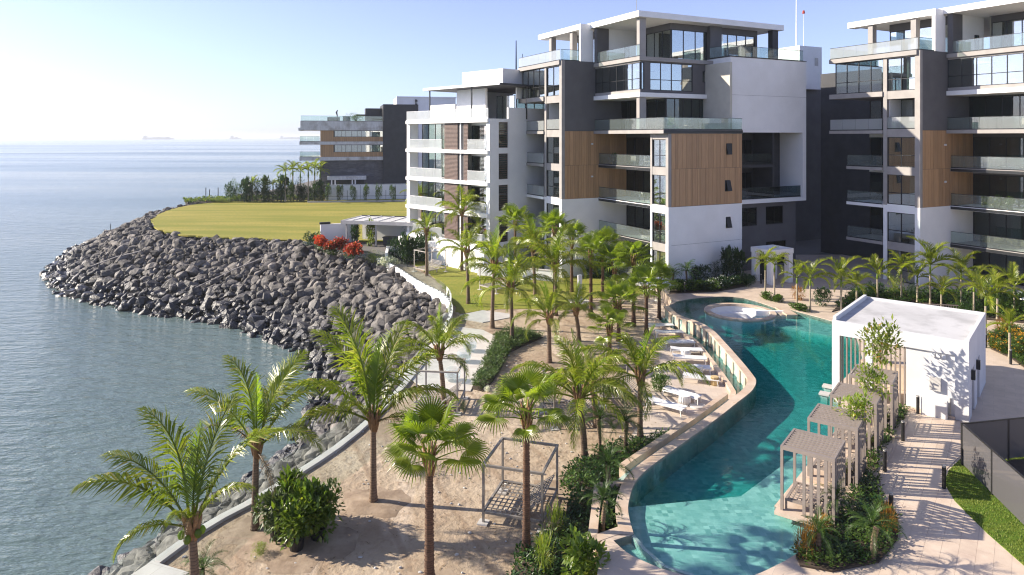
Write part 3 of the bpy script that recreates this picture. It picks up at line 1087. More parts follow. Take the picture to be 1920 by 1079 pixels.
def apartment(loc, rz, label, seed, far=False):
    rng = random.Random(seed)
    rt = empty('apartment_building', (loc[0], loc[1], 0), rz, label, 'building')
    L = [0.0, 3.4, 6.8, 10.2, 13.6, 17.05, 20.4]
    W = lambda name, mat, *args, **kw: wall(MB(), *args, **kw).build(name, M[mat], rt)
    # ---- floor slabs
    for i, z in enumerate(L[:4]):
        m = 'white' if i == 2 else 'taupe'
        if i == 0:
            slab('concrete', rt, 'ground_slab', (0.1, 8.5, 0.22, 14.0, -1.2, 0.02), (-4.2, 0.1, 10.9, 18, -1.2, 0.02))
            continue
        slab(m, rt, 'floor_slab', (0.25, 8.5, 0.21, 2.5, z - 0.32, z), (0.0, 8.5, 2.502, 10.85, z - 0.32, z), (-4.2, 8.5, 11.07, 14.29, z - 0.32, z))
        slab(m, rt, 'balcony_slab', (-4.5, 3.6, 14.31, 18.0, z - 0.28, z))
        slab('dark_metal', rt, 'slab_edge', (-0.03, -0.002, 2.51, 10.8, z - 0.30, z - 0.06))
    # ---- near block: white below, wood above, one slot window per storey
    sl = [(6.75, 7.35, zz + 1.15, zz + 2.2) for zz in L[:4]]
    W('wall', 'white', 'u', 0.0, 0.2, 0.352, 8.76, -1.2, 3.385, holes=sl[:1])
    W('wall', 'white', 'u', 0.0, 0.2, 0.352, 8.76, 3.41, 6.78, holes=sl[1:2])
    slab('grey', rt, 'joint_backing', (0.4, 8.5, 0.03, 0.19, 3.386, 3.409))
    W('wall', 'charcoal', 'u', 0.04, 0.2, 0.352, 8.70, 6.78, 13.28, holes=sl[2:])
    boards(rt, 'u', 0.0, 0.038, 0.36, 8.76, [(6.8, 10.15), (10.15, 13.3)], rng, sl[2:])
    for k, s in enumerate(sl):
        w_ = window(rt, 'u', 0.08, *s, n=1, glass='glass_dark', fw=0.05)
        if k in (1, 2, 3):     # the hinged sash stands open
            sash = MB().box(s[0] + 0.04, s[1] - 0.04, -0.02, 0.02, -(s[3] - s[2]) + 0.05, 0)
            so = sash.build('sash', M['dark_metal'], w_)
            so.location = (0, 0.0, s[3] - 0.03)
            so.rotation_euler = (R(-14), 0, 0)
    W('wall', 'white', 'v', 8.56, 8.76, 0.2, 4.2, -1.2, 6.78)
    boards(rt, 'v', 8.74, 8.78, 0.0, 1.0, [(6.8, 13.3)], rng)
    W('wall', 'grey', 'v', 8.56, 8.735, 0.2, 4.2, 6.79, 13.28)
    W('party_wall', 'interior', 'u', 2.28, 2.5, 0.36, 7.8, -1.2, 13.28)

    def bay(u0, v0, v1, c0, c1, storeys, rail_at=()):
        """framed stack of windows facing the sea: two columns, spandrels, panes"""
        for (va, vb) in ((v0, v0 + c0), (v1 - c1, v1)):
            slab('white', rt, 'column', (u0, u0 + 0.35, va, vb, -1.2, 6.8))
            slab('taupe', rt, 'column', (u0, u0 + 0.35, va, vb, 6.8, storeys[-1][1]))
        a0, a1 = v0 + c0, v1 - c1
        for k, (z0, z1) in enumerate(storeys):
            m = 'white' if z0 < 3 or abs(z1 - 6.8) < 0.3 else 'taupe'
            top = z1
            slab('taupe' if z0 != L[1] else 'white', rt, 'spandrel', (u0 + 0.03, u0 + 0.33, a0, a1, top - (0.62 if k < len(storeys) - 1 else 0.5), top + (0.1 if k < len(storeys) - 1 else 0)))
            zb = z0 + (0.1 if k else 0.0)
            if z0 in rail_at:
                railing(rt, 'v', u0 + 0.06, a0, a1, zb, step=1.2, glass='frost_glass')
                window(rt, 'v', u0 + 2.0, a0, a1, zb, top - 0.62, 2, glass='glass')
                slab('white', rt, 'balcony_side', (u0 + 0.35, u0 + 2.0, a1 - 0.05, a1 + 0.1, zb, top - 0.62))
            else:
                window(rt, 'v', u0 + 0.14, a0, a1, zb, top - (0.62 if k < len(storeys) - 1 else 0.5), 2, tr=[zb + 1.05])
                if rng.random() < 0.55:
                    s_ = a0 + rng.uniform(0, 0.4)
                    slab('curtain', rt, 'curtain', (u0 + 0.7, u0 + 0.76, s_, s_ + rng.uniform(0.5, 1.2), z0 + 0.12, top - 0.7))

    bay(0.0, 0.0, 2.5, 0.35, 0.25, [(L[0], L[1]), (L[1], L[2]), (L[2], L[3]), (L[3], 13.28)])
    bay(-4.36, 10.86, 14.3, 0.48, 0.36, [(L[k], L[k + 1]) for k in range(5)] + [(L[5], 20.6)], rail_at=(L[4],))
    # ---- far block: side wall in three finishes
    W('wall', 'white', 'u', 10.87, 11.06, -4.0, 3.6, -1.2, 6.79)
    W('wall', 'charcoal', 'u', 10.90, 11.06, -4.0, 3.6, 6.79, 13.6)
    boards(rt, 'u', 10.862, 10.898, -4.0, 3.6, [(6.8, 10.15), (10.15, 13.58)], rng)
    W('wall', 'grey', 'u', 10.87, 11.06, -4.0, 3.6, 13.6, 20.6)
    W('party_wall', 'interior', 'u', 14.08, 14.28, -3.9, 7.8, -1.2, 20.3)
    for zz in (8.9, 12.2):
        slab('white_metal', rt, 'wall_lamp', (-0.9, -0.7, 10.74, 10.86, zz, zz + 0.16))
    # ---- recessed balconies between the blocks
    for k, z in enumerate(L[:4]):
        window(rt, 'v', 3.55, 2.52, 10.85, z + 0.02, z + 2.75, 6, glass='glass_dark')
        slab('grey', rt, 'lintel', (3.45, 3.65, 2.52, 10.85, z + 2.752, z + 3.07))
        if k:
            railing(rt, 'v', 0.05, 2.55, 10.8, z, step=1.4)
        for s_ in (3.0, 7.2):
            slab('curtain', rt, 'curtain', (4.3, 4.36, s_, s_ + rng.uniform(0.8, 1.9), z + 0.05, z + 2.7))
        if k in (1, 2, 3):
            window(rt, 'v', -1.0, 14.35, 18.0, z + 0.02, z + 2.75, 3, glass='glass_dark')
            slab('white', rt, 'wall', (-1.1, -0.9, 14.35, 18.0, z + 2.752, z + 3.1))
            railing(rt, 'v', -4.42, 14.35, 17.95, z, step=1.2, glass='rail_glass' if seed == 2 else 'frost_glass')
    # ---- fourth floor terrace
    slab('taupe', rt, 'terrace_slab', (-0.6, 8.80, -0.08, 10.84, 13.3, 13.62))
    slab('dark_metal', rt, 'slab_edge', (-0.55, 8.78, -0.10, -0.082, 13.32, 13.60))
    railing(rt, 'v', -0.5, 0.0, 10.8, 13.62, step=1.35)
    railing(rt, 'u', -0.04, -0.5, 8.74, 13.62, step=1.35)
    slab('taupe', rt, 'column', (-0.45, 0.32, 3.5, 3.95, 13.62, 16.68))
    window(rt, 'v', 2.9, 3.85, 10.85, 13.64, 16.66, 5, glass='glass_dark')
    window(rt, 'u', 3.8, 2.9, 8.1, 13.64, 16.66, 5, glass='glass_dark')
    slab('white', rt, 'column', (8.12, 8.5, 3.4, 4.2, 13.62, 16.68))
    slab('white', rt, 'column', (8.34, 8.75, 1.22, 1.75, 13.62, 16.68))
    window(rt, 'v', 8.5, 1.8, 3.4, 13.64, 16.66, 2, glass='glass_dark')
    # ---- fifth floor
    slab('white', rt, 'floor_slab', (-0.6, 8.33, 3.3, 10.84, 16.7, 17.1))
    W('wall', 'grey', 'u', 3.5, 3.7, -0.28, 8.33, 17.1, 20.05, holes=[(0.78, 5.92, 17.35, 19.95), (7.15, 7.6, 18.3, 19.4), (-0.22, 0.1, 17.4, 19.9)])
    window(rt, 'u', 3.58, 0.78, 5.92, 17.35, 19.95, 4, tr=[18.35])
    window(rt, 'u', 3.58, 7.15, 7.6, 18.3, 19.4, 1, glass='glass_dark')
    window(rt, 'u', 3.58, -0.22, 0.1, 17.4, 19.9, 1)
    slab('taupe', rt, 'spandrel', (-0.40, -0.28, 3.5, 10.84, 17.1, 17.4), (-0.40, -0.28, 3.5, 10.84, 19.9, 20.05))
    window(rt, 'v', -0.33, 3.55, 10.84, 17.4, 19.9, 6, tr=[18.4])
    slab('curtain', rt, 'curtain', (0.4, 0.46, 5.2, 6.3, 17.15, 19.9))
    # ---- sixth floor: penthouse
    slab('taupe', rt, 'floor_slab', (-0.6, 8.32, 3.3, 10.84, 20.052, 20.42))
    slab('taupe', rt, 'terrace_slab', (-4.55, 3.6, 11.07, 19.9, 20.2, 20.60))
    railing(rt, 'v', -0.52, 3.4, 10.8, 20.42, step=1.4)
    railing(rt, 'v', -4.45, 11.0, 19.85, 20.6, step=1.45, glass='frost_glass')
    railing(rt, 'u', 10.95, -4.4, -2.2, 20.6, step=1.2)
    railing(rt, 'u', 19.85, -4.4, 2.0, 20.6, step=1.45)
    slab('taupe', rt, 'column', (-0.5, 0.22, 3.42, 3.85, 20.42, 24.0))
    slab('grey', rt, 'pier', (-0.58, 0.9, 10.3, 10.75, 20.42, 24.0))
    window(rt, 'v', 4.16, 4.6, 9.6, 20.44, 23.4, 4)
    window(rt, 'u', 4.6, 4.2, 8.7, 20.44, 23.4, 3)
    slab('grey', rt, 'lintel', (4.06, 8.7, 4.5, 4.75, 23.402, 24.0), (4.06, 4.3, 4.752, 9.6, 23.402, 24.0))
    slab('white', rt, 'wall', (0.92, 4.4, 10.4, 10.6, 20.42, 24.0))
    window(rt, 'u', 10.36, 2.9, 3.5, 20.5, 22.3, 1, glass='glass_dark', name='door')
    slab('grey', rt, 'pier', (8.7, 10.2, 4.1, 4.8, 20.62, 24.0))
    window(rt, 'u', 4.6, 10.2, 15.2, 20.64, 23.4, 4)
    slab('grey', rt, 'lintel', (10.2, 15.2, 4.5, 4.75, 23.402, 24.0))
    slab('charcoal', rt, 'column', (16.4, 17.2, 3.3, 3.9, 20.62, 24.0))
    slab('grey', rt, 'pier', (15.2, 15.5, 4.5, 9.0, 20.62, 24.0))
    slab('interior', rt, 'interior_wall', (4.4, 15.1, 9.7, 9.9, 20.62, 24.0))
    slab('white', rt, 'roof', (-0.9, 17.7, 3.0, 19.7, 24.0, 24.55))
    slab('white', rt, 'roof', (-2.1, -0.902, 10.9, 19.7, 23.85, 24.40))
    slab('white', rt, 'fin_wall', (-2.1, -0.6, 10.92, 11.22, 20.6, 23.85))
    slab('taupe', rt, 'pier', (-1.9, -1.3, 17.1, 17.6, 20.6, 23.85))
    slab('taupe', rt, 'pier', (-1.9, -1.3, 12.8, 13.3, 20.6, 23.85))
    window(rt, 'v', 0.6, 11.3, 17.0, 20.62, 23.3, 4)
    slab('grey', rt, 'lintel', (0.5, 0.75, 11.3, 17.0, 23.302, 23.99))
    slab('white', rt, 'plant_room', (2.5, 5.5, 8.0, 14.0, 24.55, 25.05))
    ant = MB().tube([(3.4, 9, 25.05), (3.4, 9, 27.6)], [0.06, 0.03], 6).tube([(2.6, 9.0, 25.5), (4.0, 9.0, 25.5)], [0.02, 0.02], 5)
    ant.build('antenna', M['steel'], rt)
    # ---- upper storeys beyond the far bay
    slab('taupe', rt, 'balcony_slab', (-4.5, 3.6, 14.31, 19.9, L[4] - 0.3, L[4]))
    slab('taupe', rt, 'balcony_slab', (-4.5, 3.6, 14.31, 19.9, L[5] - 0.35, L[5] + 0.1))
    railing(rt, 'v', -4.42, 14.35, 19.85, L[4], step=1.35, glass='frost_glass')
    window(rt, 'v', -1.0, 14.35, 18.0, L[4] + 0.02, L[4] + 2.95, 3, glass='glass_dark')
    window(rt, 'v', -4.2, 14.35, 19.4, L[5] + 0.12, 20.15, 4, tr=[L[5] + 1.2])
    # ---- white box on the street side
    W('wall', 'white', 'u', 1.0, 1.2, 8.33, 18.6, 13.42, 16.99)
    W('wall', 'white', 'u', 1.0, 1.2, 8.33, 18.6, 17.01, 20.6)
    slab('grey', rt, 'joint_backing', (8.4, 18.5, 1.03, 1.19, 16.991, 17.009))
    W('wall', 'white', 'v', 8.335, 8.53, 1.2, 4.2, 16.7, 20.6, holes=[(1.75, 3.2, 17.15, 20.0)])
    window(rt, 'v', 8.42, 1.75, 3.2, 17.15, 20.0, 2, tr=[18.1], glass='glass_dark')
    W('wall', 'white', 'v', 18.4, 18.6, 1.2, 9.0, 13.42, 20.6)
    slab('dark_metal', rt, 'coping', (8.3, 18.63, 0.97, 1.22, 20.602, 20.66), (8.3, 8.55, 1.222, 4.2, 20.602, 20.66))
    slab('concrete', rt, 'terrace_slab', (8.54, 18.39, 1.21, 9.0, 20.2, 20.58))
    railing(rt, 'u', 1.3, 8.45, 18.5, 20.66, step=1.45)
    railing(rt, 'v', 8.45, 1.36, 3.9, 20.66, step=1.3)
    slab('white', rt, 'frame', (18.1, 18.6, 1.0, 3.9, 6.95, 13.42), (8.78, 18.6, 1.0, 3.9, 6.55, 6.95))
    W('wall', 'charcoal', 'u', 3.9, 4.1, 8.78, 18.1, 6.95, 13.42)
    slab('charcoal', rt, 'balcony_slab', (8.8, 14.2, 1.3, 3.89, 10.0, 10.25))
    railing(rt, 'u', 1.4, 8.85, 14.1, 10.25, glass='glass_dark', step=1.7)
    railing(rt, 'u', 1.2, 8.85, 18.0, 6.96, glass='glass_dark', step=1.7)
    for zz in (7.0, 10.3):
        window(rt, 'u', 3.84, 12.2, 14.0, zz, zz + 2.4, 2, glass='glass_dark', name='door')
    slab('charcoal', rt, 'partition', (14.2, 14.4, 1.3, 3.89, 6.96, 13.4))
    ow = [(10.0, 12.4, 4.3, 6.1), (13.6, 16.0, 4.3, 6.1), (13.6, 16.4, 0.3, 2.6)]
    W('wall', 'grey', 'u', 1.6, 1.8, 8.78, 17.6, -1.2, 6.54, holes=ow)
    for h in ow:
        window(rt, 'u', 1.7, *h, n=2, glass='glass_dark')
    W('wall', 'grey', 'v', 17.6, 17.8, 1.6, 4.2, -1.2, 6.54)
    # ---- core
    slab('charcoal', rt, 'core', (7.8, 18.4, 4.25, 28.0, -1.2, 20.15))
    slab('charcoal', rt, 'rear_wing', (3.7, 7.79, 18.05, 27.5, -1.2, 20.15))
    slab('interior', rt, 'interior_wall', (7.5, 7.78, 0.25, 17.9, 0, 20.0))
    return rt


RZ = R(27)
b1 = apartment((13.74, 60.5), RZ, 'nearer white and grey apartment block with brown wood panels behind the palms', 1)
b2 = apartment((44.4, 52.3), RZ, 'grey apartment block cut off by the right edge of the photo', 2)

# rooftop lift house seen between the two blocks
lh = empty('lift_house', (0, 0, 0), 0, 'white rooftop box with two thin masts between the two blocks', 'roof box')
lh.location = (37.5, 88, 19)
lh.rotation_euler = (0, 0, RZ)
MB().box(-2.4, 1.6, -1.2, 3, 0, 5.4).build('box', M['white'], lh)
MB().box(-6, 3, -0.5, 8, -19.5, 1.2).build('tower', M['grey'], lh)
MB().box(0.3, 0.9, -1.23, -1.205, 3.0, 4.0).build('hatch', M['concrete'], lh)
MB().tube([(-1.6, 0, 5.4), (-1.6, 0, 13.5)], [0.1, 0.04], 6).build('mast', M['white_metal'], lh)
MB().tube([(0.9, 1.0, 5.4), (0.9, 1.0, 10.0)], [0.04, 0.02], 6).build('mast', M['white_metal'], lh)
tag(MB().tube([(0.9, 1.0, 10.0), (0.9, 1.0, 10.4)], [0.18, 0.12], 6).build('beacon', M['flower_red'], lh))

# entrance portal
ep = empty('entrance_portal', (13.74, 60.5, 0), RZ, 'white square entrance portal beside the nearer apartment block', 'portal')
for (u_, v_) in ((7.9, -4.25), (10.1, -4.25), (7.9, -2.5), (10.1, -2.5)):
    MB().box(u_, u_ + 0.5, v_, v_ + 0.5, 0, 2.6).build('pier', M['white'], ep)
MB().box(7.85, 10.65, -4.3, -1.95, 2.602, 2.8).build('roof', M['white'], ep)
for b_ in ((7.85, 10.65, -4.3, -4.1), (7.85, 10.65, -2.15, -1.95), (7.85, 8.05, -4.098, -2.152), (10.45, 10.65, -4.098, -2.152)):
    MB().box(*b_, 2.802, 3.05).build('parapet', M['white'], ep)
MB().box(8.4, 10.1, -2.2, -2.1, 0, 2.6).build('door', M['dark_metal'], ep)

# ------------------------------------------------------------------ third block: white frame, brown louvres
b3 = empty('apartment_building', (-2.3, 71, 0), R(43), 'white framed apartment block with brown louvre panels and frosted balconies', 'building')
lv = [-1.5, 1.7, 5.0, 8.3, 11.6, 14.9]
V3 = 15.0
mbx = lambda name, mat, *b: slab(mat, b3, name, *b)
mbx('frame_column', 'white', (0, 0.9, 0.0, 0.55, -1.5, 14.9))
mbx('frame_column', 'white', (0, 1.2, V3 - 0.6, V3, -1.5, 14.9))
W3 = lambda name, mat, *a, **k: wall(MB(), *a, **k).build(name, M[mat], b3)
slits = [(1.25, 2.6, z + 0.25, z + 2.95) for z in lv[1:5]]
W3('side_wall', 'white', 'u', 0.0, 0.25, 0.9, 14.0, -1.5, 14.9, holes=slits)
for k, s in enumerate(slits):
    w_ = window(b3, 'u', 0.16, *s, n=1, glass='glass_dark', frame='louver')
    for q in range(11):
        zz = s[2] + 0.2 + q * 0.23
        MB().box(s[0] + 0.1, s[1] - 0.1, 0.02, 0.09, zz, zz + 0.05).build('slat', M['louver'], w_)
for k, z in enumerate(lv[1:]):
    mbx('floor_slab', 'white', (0.0, 9, 0.56, V3 - 0.61, z - 0.38, z))
    mbx('slab_edge', 'white', (-0.25, -0.002, 0.1, V3 - 0.1, z - 0.38, z))
for k, z in enumerate(lv[1:5]):
    top = z + 2.92
    railing(b3, 'v', -0.12, 8.0, V3 - 0.65, z, glass='frost_glass', base='white_metal', step=1.6)
    railing(b3, 'v', -0.12, 0.6, 3.5, z, glass='frost_glass', base='white_metal', step=1.6)
    window(b3, 'v', 1.8, 7.9, V3 - 0.65, z + 0.02, top, 5, glass='glass_dark')
    window(b3, 'v', 1.2, 0.6, 4.3, z + 0.02, top - 0.3, 3, glass='glass')
    mbx('lintel', 'white', (1.1, 1.3, 0.6, 4.3, top - 0.298, top))
    # brown louvre panel, slat by slat
    lp = MB().box(0.12, 0.2, 4.35, 7.7, z + 0.02, top).build('louver_panel', M['charcoal'], b3)
    for q in range(20):
        zz = z + 0.06 + q * 0.143
        MB().box(0.02, 0.118, 5.35, 7.7, zz, zz + 0.11).build('slat', M['louver'], lp)
        MB().box(0.02, 0.118, 3.6, 4.3, zz, zz + 0.11).build('slat', M['louver'], lp)
    MB().box(0.02, 0.1, 4.75, 4.95, z + 0.05, top).build('post', M['white'], lp)
mbx('partition', 'interior', (4.5, 4.7, 0.6, V3 - 0.7, -1.4, 14.5))
mbx('partition', 'white', (0.3, 4.4, 7.72, 7.86, -1.4, 14.5))
mbx('podium', 'white', (-1.2, 9, -0.5, V3, -1.5, 1.3))
# roof terrace and penthouse
railing(b3, 'v', -0.1, 0.1, V3 - 0.1, 14.9, 1.05, glass='frost_glass', base='white_metal', step=1.9)
mbx('parapet', 'white', (2.6, 14.0, -0.02, 0.2, 14.902, 16.1))
mbx('penthouse_wall', 'white', (3.2, 3.5, 4.4, 9.5, 14.9, 18.4), (3.5, 12.0, 9.3, 9.5, 14.9, 18.4))
mbx('penthouse_wall', 'white', (5.0, 12.0, 1.2, 1.4, 17.2, 18.4))
window(b3, 'u', 1.3, 5.0, 12.0, 14.92, 17.2, 5, glass='glass')
window(b3, 'v', 4.9, 1.4, 4.4, 14.92, 17.6, 3, glass='glass')
mbx('canopy', 'charcoal', (1.0, 13.0, -0.5, 13.0, 18.42, 18.62))
mbx('canopy_edge', 'white_metal', (0.9, 0.998, -0.5, 13.0, 18.42, 18.72))
for (u, v) in ((1.3, 12.2), (1.3, 4.5), (5.2, -0.1), (10, -0.1)):
    mbx('post', 'dark_metal', (u, u + 0.12, v, v + 0.12, 14.9, 18.42))
mbx('roof_box', 'white', (3.2, 12, 1.5, 8.5, 18.62, 20.4))
MB().tube([(6.2, 2.6, 20.4), (6.2, 2.6, 23.8)], [0.09, 0.05], 6).build('mast', M['dark_metal'], b3)
MB().tube([(7.2, 2.6, 20.4), (7.2, 2.6, 22.4)], [0.06, 0.03], 6).build('mast', M['dark_metal'], b3)
mbx('neighbour_parapet', 'white', (8.0, 14.5, 16.0, 21.5, 10, 17.2))

# ------------------------------------------------------------------ far block by the lawn: brown bands, dark stair tower
b4 = empty('apartment_building', (-40.4, 145, 0), R(14), 'far brown banded apartment block with dark stair tower by the sea', 'building')
m4 = lambda name, mat, *b: slab(mat, b4, name, *b)
m4('base_wall', 'stone_clad', (0, 13.0, 0.3, 12, -0.2, 8.0))
for zz in range(9):
    for q in range(7):
        x = q * 1.86
        MB().box(x + 0.02, min(x + 1.84, 12.98), 0.2, 0.298, zz * 0.9 + 0.02, zz * 0.9 + 0.88).build('stone_panel', M['stone_clad'], b4)
for zs, ze in ((8.0, 8.75), (11.35, 12.0)):
    m4('floor_slab', 'white_stained', (-4.2, 13.0, -0.3, 12, zs, ze))
m4('roof_slab', 'white_stained', (-4.0, 13.0, -0.4, 12, 14.35, 16.3))
m4('roof_lip', 'white_stained', (-4.4, -4.002, -0.5, 12, 14.3, 14.9))
for k, (z0, z1) in enumerate(((8.75, 11.35), (12.0, 14.35))):
    wz = z0 + 1.0
    W_ = wall(MB(), 'u', 0.1, 0.3, 0, 13.0, z0, z1, holes=[(2.9, 13.0, wz, z1 - 0.05)])
    W_.build('wall', M['charcoal'], b4)
    x = 0
    while x < 12.98:
        w_ = min(0.45, 13.0 - x)
        hi = z1 if x + w_ / 2 < 2.9 else wz
        MB().box(x + 0.01, x + w_ - 0.01, 0.05, 0.098, z0 + 0.01, hi - 0.01).build('board', M['wood'], b4)
        x += 0.45
    window(b4, 'u', 0.2, 2.9, 13.0, wz, z1 - 0.05, 9, glass='glass', cols=[2.9, 3.6, 4.3, 5.2, 6.4, 7.6, 8.5, 9.6, 10.8, 12.0, 13.0])
    m4('side_wall', 'wood', (0.0, 0.2, 0.32, 12, z0, z1))
    m4('room', 'interior', (0.5, 12.9, 3.4, 3.6, z0, z1))
    for s_ in (3.3, 4.6, 7.1, 9.0, 11.2):
        m4('curtain', 'curtain', (s_, s_ + random.uniform(0.3, 0.7), 0.5, 0.55, wz, z1 - 0.05))
    railing(b4, 'u', -0.2, -4.1, -0.1, z0, 1.1, 1.3)
    railing(b4, 'v', -4.1, -0.2, 11, z0, 1.1, 2.0)
m4('stair_tower', 'charcoal', (13.002, 20.5, -0.8, 12, -0.2, 20.0))
for q in range(14):
    MB().box(13.05, 20.45, -0.83, -0.803, q * 1.43 + 0.04, q * 1.43 + 1.40).build('panel', M['charcoal'], b4)
m4('roof_room', 'charcoal', (9.4, 13.0, 2, 7, 16.3, 19.2))
m4('roof_canopy', 'charcoal', (7.4, 13.0, 1.6, 7, 17.6, 17.85))
railing(b4, 'u', -0.3, -3.95, 12.9, 16.3, 1.1, 1.8)
m4('entrance_canopy', 'white_stained', (1.4, 9.4, -2.4, 0.19, 4.0, 4.75))
for u in (2.2, 2.9, 6.4, 7.0):
    m4('post', 'white', (u, u + 0.28, -2.2, -1.9, 0, 4.0))
m4('entrance_recess', 'charcoal', (2.0, 9.0, 0.1, 0.199, 1.6, 4.0))
for (x, w_, h_) in ((1.4, 2.6, 0.5), (4.6, 1.6, 0.7)):
    m4('rooftop_unit', 'dark_metal', (x, x + w_, 1.0, 2.2, 16.3, 16.3 + h_ + 0.4))

# pale block behind the dark tower
b5 = empty('apartment_building', (-31, 185, 0), R(14), 'plain white block rising behind the dark stair tower', 'building')
MB().box(0, 16, 0, 12, 0, 23.6).build('wall', M['white'], b5)
MB().box(5.0, 5.25, -0.2, -0.01, 19.2, 23.2).build('aerial_pole', M['dark_metal'], b5)
for zz in (20.5, 21.5, 22.5):
    MB().box(4.9, 5.5, -0.5, -0.22, zz, zz + 0.5).build('aerial', M['dark_metal'], b5)
MB().box(-0.02, 16.2, -0.2, 0.6, 23.602, 23.9).build('roof_edge', M['white'], b5)

# low white house behind the lawn
hs = empty('garden_house', (-38.5, 141.5, 0), R(12), 'long low white boundary wall in front of the dark tower', 'wall')
for q in range(6):
    MB().box(q * 3.6 + 0.03, q * 3.6 + 3.57, 0, 0.3, -0.1, 3.0).build('wall_panel', M['white'], hs)
MB().box(0, 21.6, -0.05, 0.35, 3.002, 3.15).build('wall_coping', M['white_stained'], hs)

# lawn fence of thin posts
fe = empty('lawn_fence', (-40.5, 136.5, 0), R(8), 'thin dark metal fence along the far edge of the lawn', 'fence')
for q in range(13):
    MB().box(q * 1.9, q * 1.9 + 0.07, 0, 0.07, 0, 3.0 if q % 3 == 0 else 2.3).build('post', M['dark_metal'], fe)
MB().box(0, 23, 0.02, 0.05, 1.1, 1.16).build('rail', M['dark_metal'], fe)
MB().box(0, 23, 0.02, 0.05, 0.15, 0.21).build('rail', M['dark_metal'], fe)
MB().box(0, 23.4, -0.6, -0.35, -0.1, 0.28).build('kerb', M['concrete'], fe)

# villa terrace beside the oval lawn: canopy, white screen wall, kitchen counter
vl = empty('garden_canopy', (-17.0, 82.5, -0.1), R(-14), 'white flat garden canopy on slim posts beside the lawn', 'canopy')
MB().box(-3.6, 7.6, -0.2, 5.2, 2.75, 2.95).build('roof', M['roof_white'], vl)
MB().box(-3.65, 7.65, -0.32, -0.202, 2.6, 3.02).build('fascia', M['concrete'], vl)
MB().box(-3.72, -3.602, -0.32, 5.3, 2.6, 3.02).build('fascia', M['concrete'], vl)
MB().box(-3.65, 7.65, 5.202, 5.3, 2.6, 3.06).build('fascia', M['dark_metal'], vl)
for q in range(6):
    MB().box(-2.6 + q * 1.7, -2.5 + q * 1.7, 0, 5.1, 2.952, 3.05).build('rib', M['white'], vl)
for (x, y) in ((-3.3, 0.1), (-3.3, 4.6), (0.6, 0.1), (7.2, 0.1), (7.2, 4.6)):
    MB().box(x, x + 0.16, y, y + 0.16, 0, 2.6).build('post', M['concrete'], vl)
MB().box(-3.0, 7.0, 4.3, 4.5, 0, 2.58).build('back_wall', M['white'], vl)
MB().box(1.2, 6.4, 1.0, 1.9, 0, 0.9).build('counter', M['charcoal'], vl)
MB().box(1.1, 6.5, 0.95, 1.95, 0.902, 1.0).build('counter_top', M['dark_metal'], vl)
sw = empty('screen_wall', (-23.5, 84.4, -0.1), R(25), 'free standing white garden wall with dark end post beside the lawn', 'wall')
MB().box(0, 4.6, 0, 0.25, 0, 2.35).build('panel', M['white'], sw)
MB().box(-0.1, 1.2, -0.04, 0.3, 2.352, 2.6).build('cap', M['dark_metal'], sw)
pw = empty('low_wall', (-14.1, 77.2, -1), R(8), 'short white planter wall at the end of the glass balustrade', 'wall')
MB().box(0, 3.4, 0, 0.3, 0, 1.7).build('panel', M['white'], pw)
MB().box(-0.02, 0.28, -3.0, -0.01, 0, 1.5).build('panel', M['white'], pw)
gw = empty('low_wall', (-3.5, 69.5, -1), R(-22), 'low white garden wall between palms below the white framed block', 'wall')
MB().box(0, 8.5, 0, 0.3, 0, 1.0).build('panel', M['white'], gw)
MB().box(-0.05, 8.55, -0.04, 0.34, 1.002, 1.08).build('cap', M['concrete'], gw)

# ships on the horizon
def ship(x, y, length, label):
    r = empty('cargo_ship', (x, y, SEA), 0, label, 'ship', 'ships on the horizon')
    h = length
    MB().prism([(-h / 2, -12), (h / 2 - 18, -12), (h / 2, 0), (h / 2 - 18, 12), (-h / 2, 12)], -1, 11).build('hull', M['ship'], r)
    MB().box(-h / 2 + 6, -h / 2 + 30, -10, 10, 11.01, 26).build('bridge', M['ship'], r)
    MB().box(-h / 2 + 14, -h / 2 + 20, -3, 3, 26.01, 34).build('funnel', M['ship'], r)
    for q in range(5):
        x0 = -h / 2 + 42 + q * (h - 70) / 5
        MB().box(x0, x0 + (h - 70) / 5 * 0.8, -9, 9, 11.01, 15 + (q * 7 % 5)).build('cargo', M['ship'], r)
    MB().tube([(h / 2 - 26, 0, 11), (h / 2 - 26, 0, 26)], [1, 0.6], 6).build('mast', M['ship'], r)


ship(-2620, 5100, 230, 'long hazy cargo ship on the horizon farthest left')
ship(-2330, 5800, 92, 'small hazy ship on the horizon between two longer ones')
ship(-2050, 6400, 215, 'hazy cargo ship on the horizon nearest the brown banded block')

# ================================================================== POOLSIDE STRUCTURES AND FURNITURE
# ---- pavilion
pv = empty('pool_pavilion', (16.3, 35.05, 0), R(-40), 'white flat roofed pool pavilion with vertical slats beside the pool', 'pavilion')
PX, PY, PH = 5.85, 6.6, 3.72
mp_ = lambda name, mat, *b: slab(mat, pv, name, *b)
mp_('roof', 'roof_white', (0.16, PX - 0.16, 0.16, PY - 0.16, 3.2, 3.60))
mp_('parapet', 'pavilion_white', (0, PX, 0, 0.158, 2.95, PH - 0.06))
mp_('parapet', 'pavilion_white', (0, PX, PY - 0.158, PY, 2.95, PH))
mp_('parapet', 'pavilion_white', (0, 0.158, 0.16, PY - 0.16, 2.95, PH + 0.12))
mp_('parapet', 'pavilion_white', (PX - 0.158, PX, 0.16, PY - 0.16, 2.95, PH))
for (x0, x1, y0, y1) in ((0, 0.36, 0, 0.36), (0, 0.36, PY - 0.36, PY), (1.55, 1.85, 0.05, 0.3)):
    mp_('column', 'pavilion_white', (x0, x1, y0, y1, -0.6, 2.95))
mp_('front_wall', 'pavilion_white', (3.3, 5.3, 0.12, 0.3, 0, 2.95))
mp_('pier', 'pavilion_white', (5.3, PX, 0, 0.35, 0, 2.95))
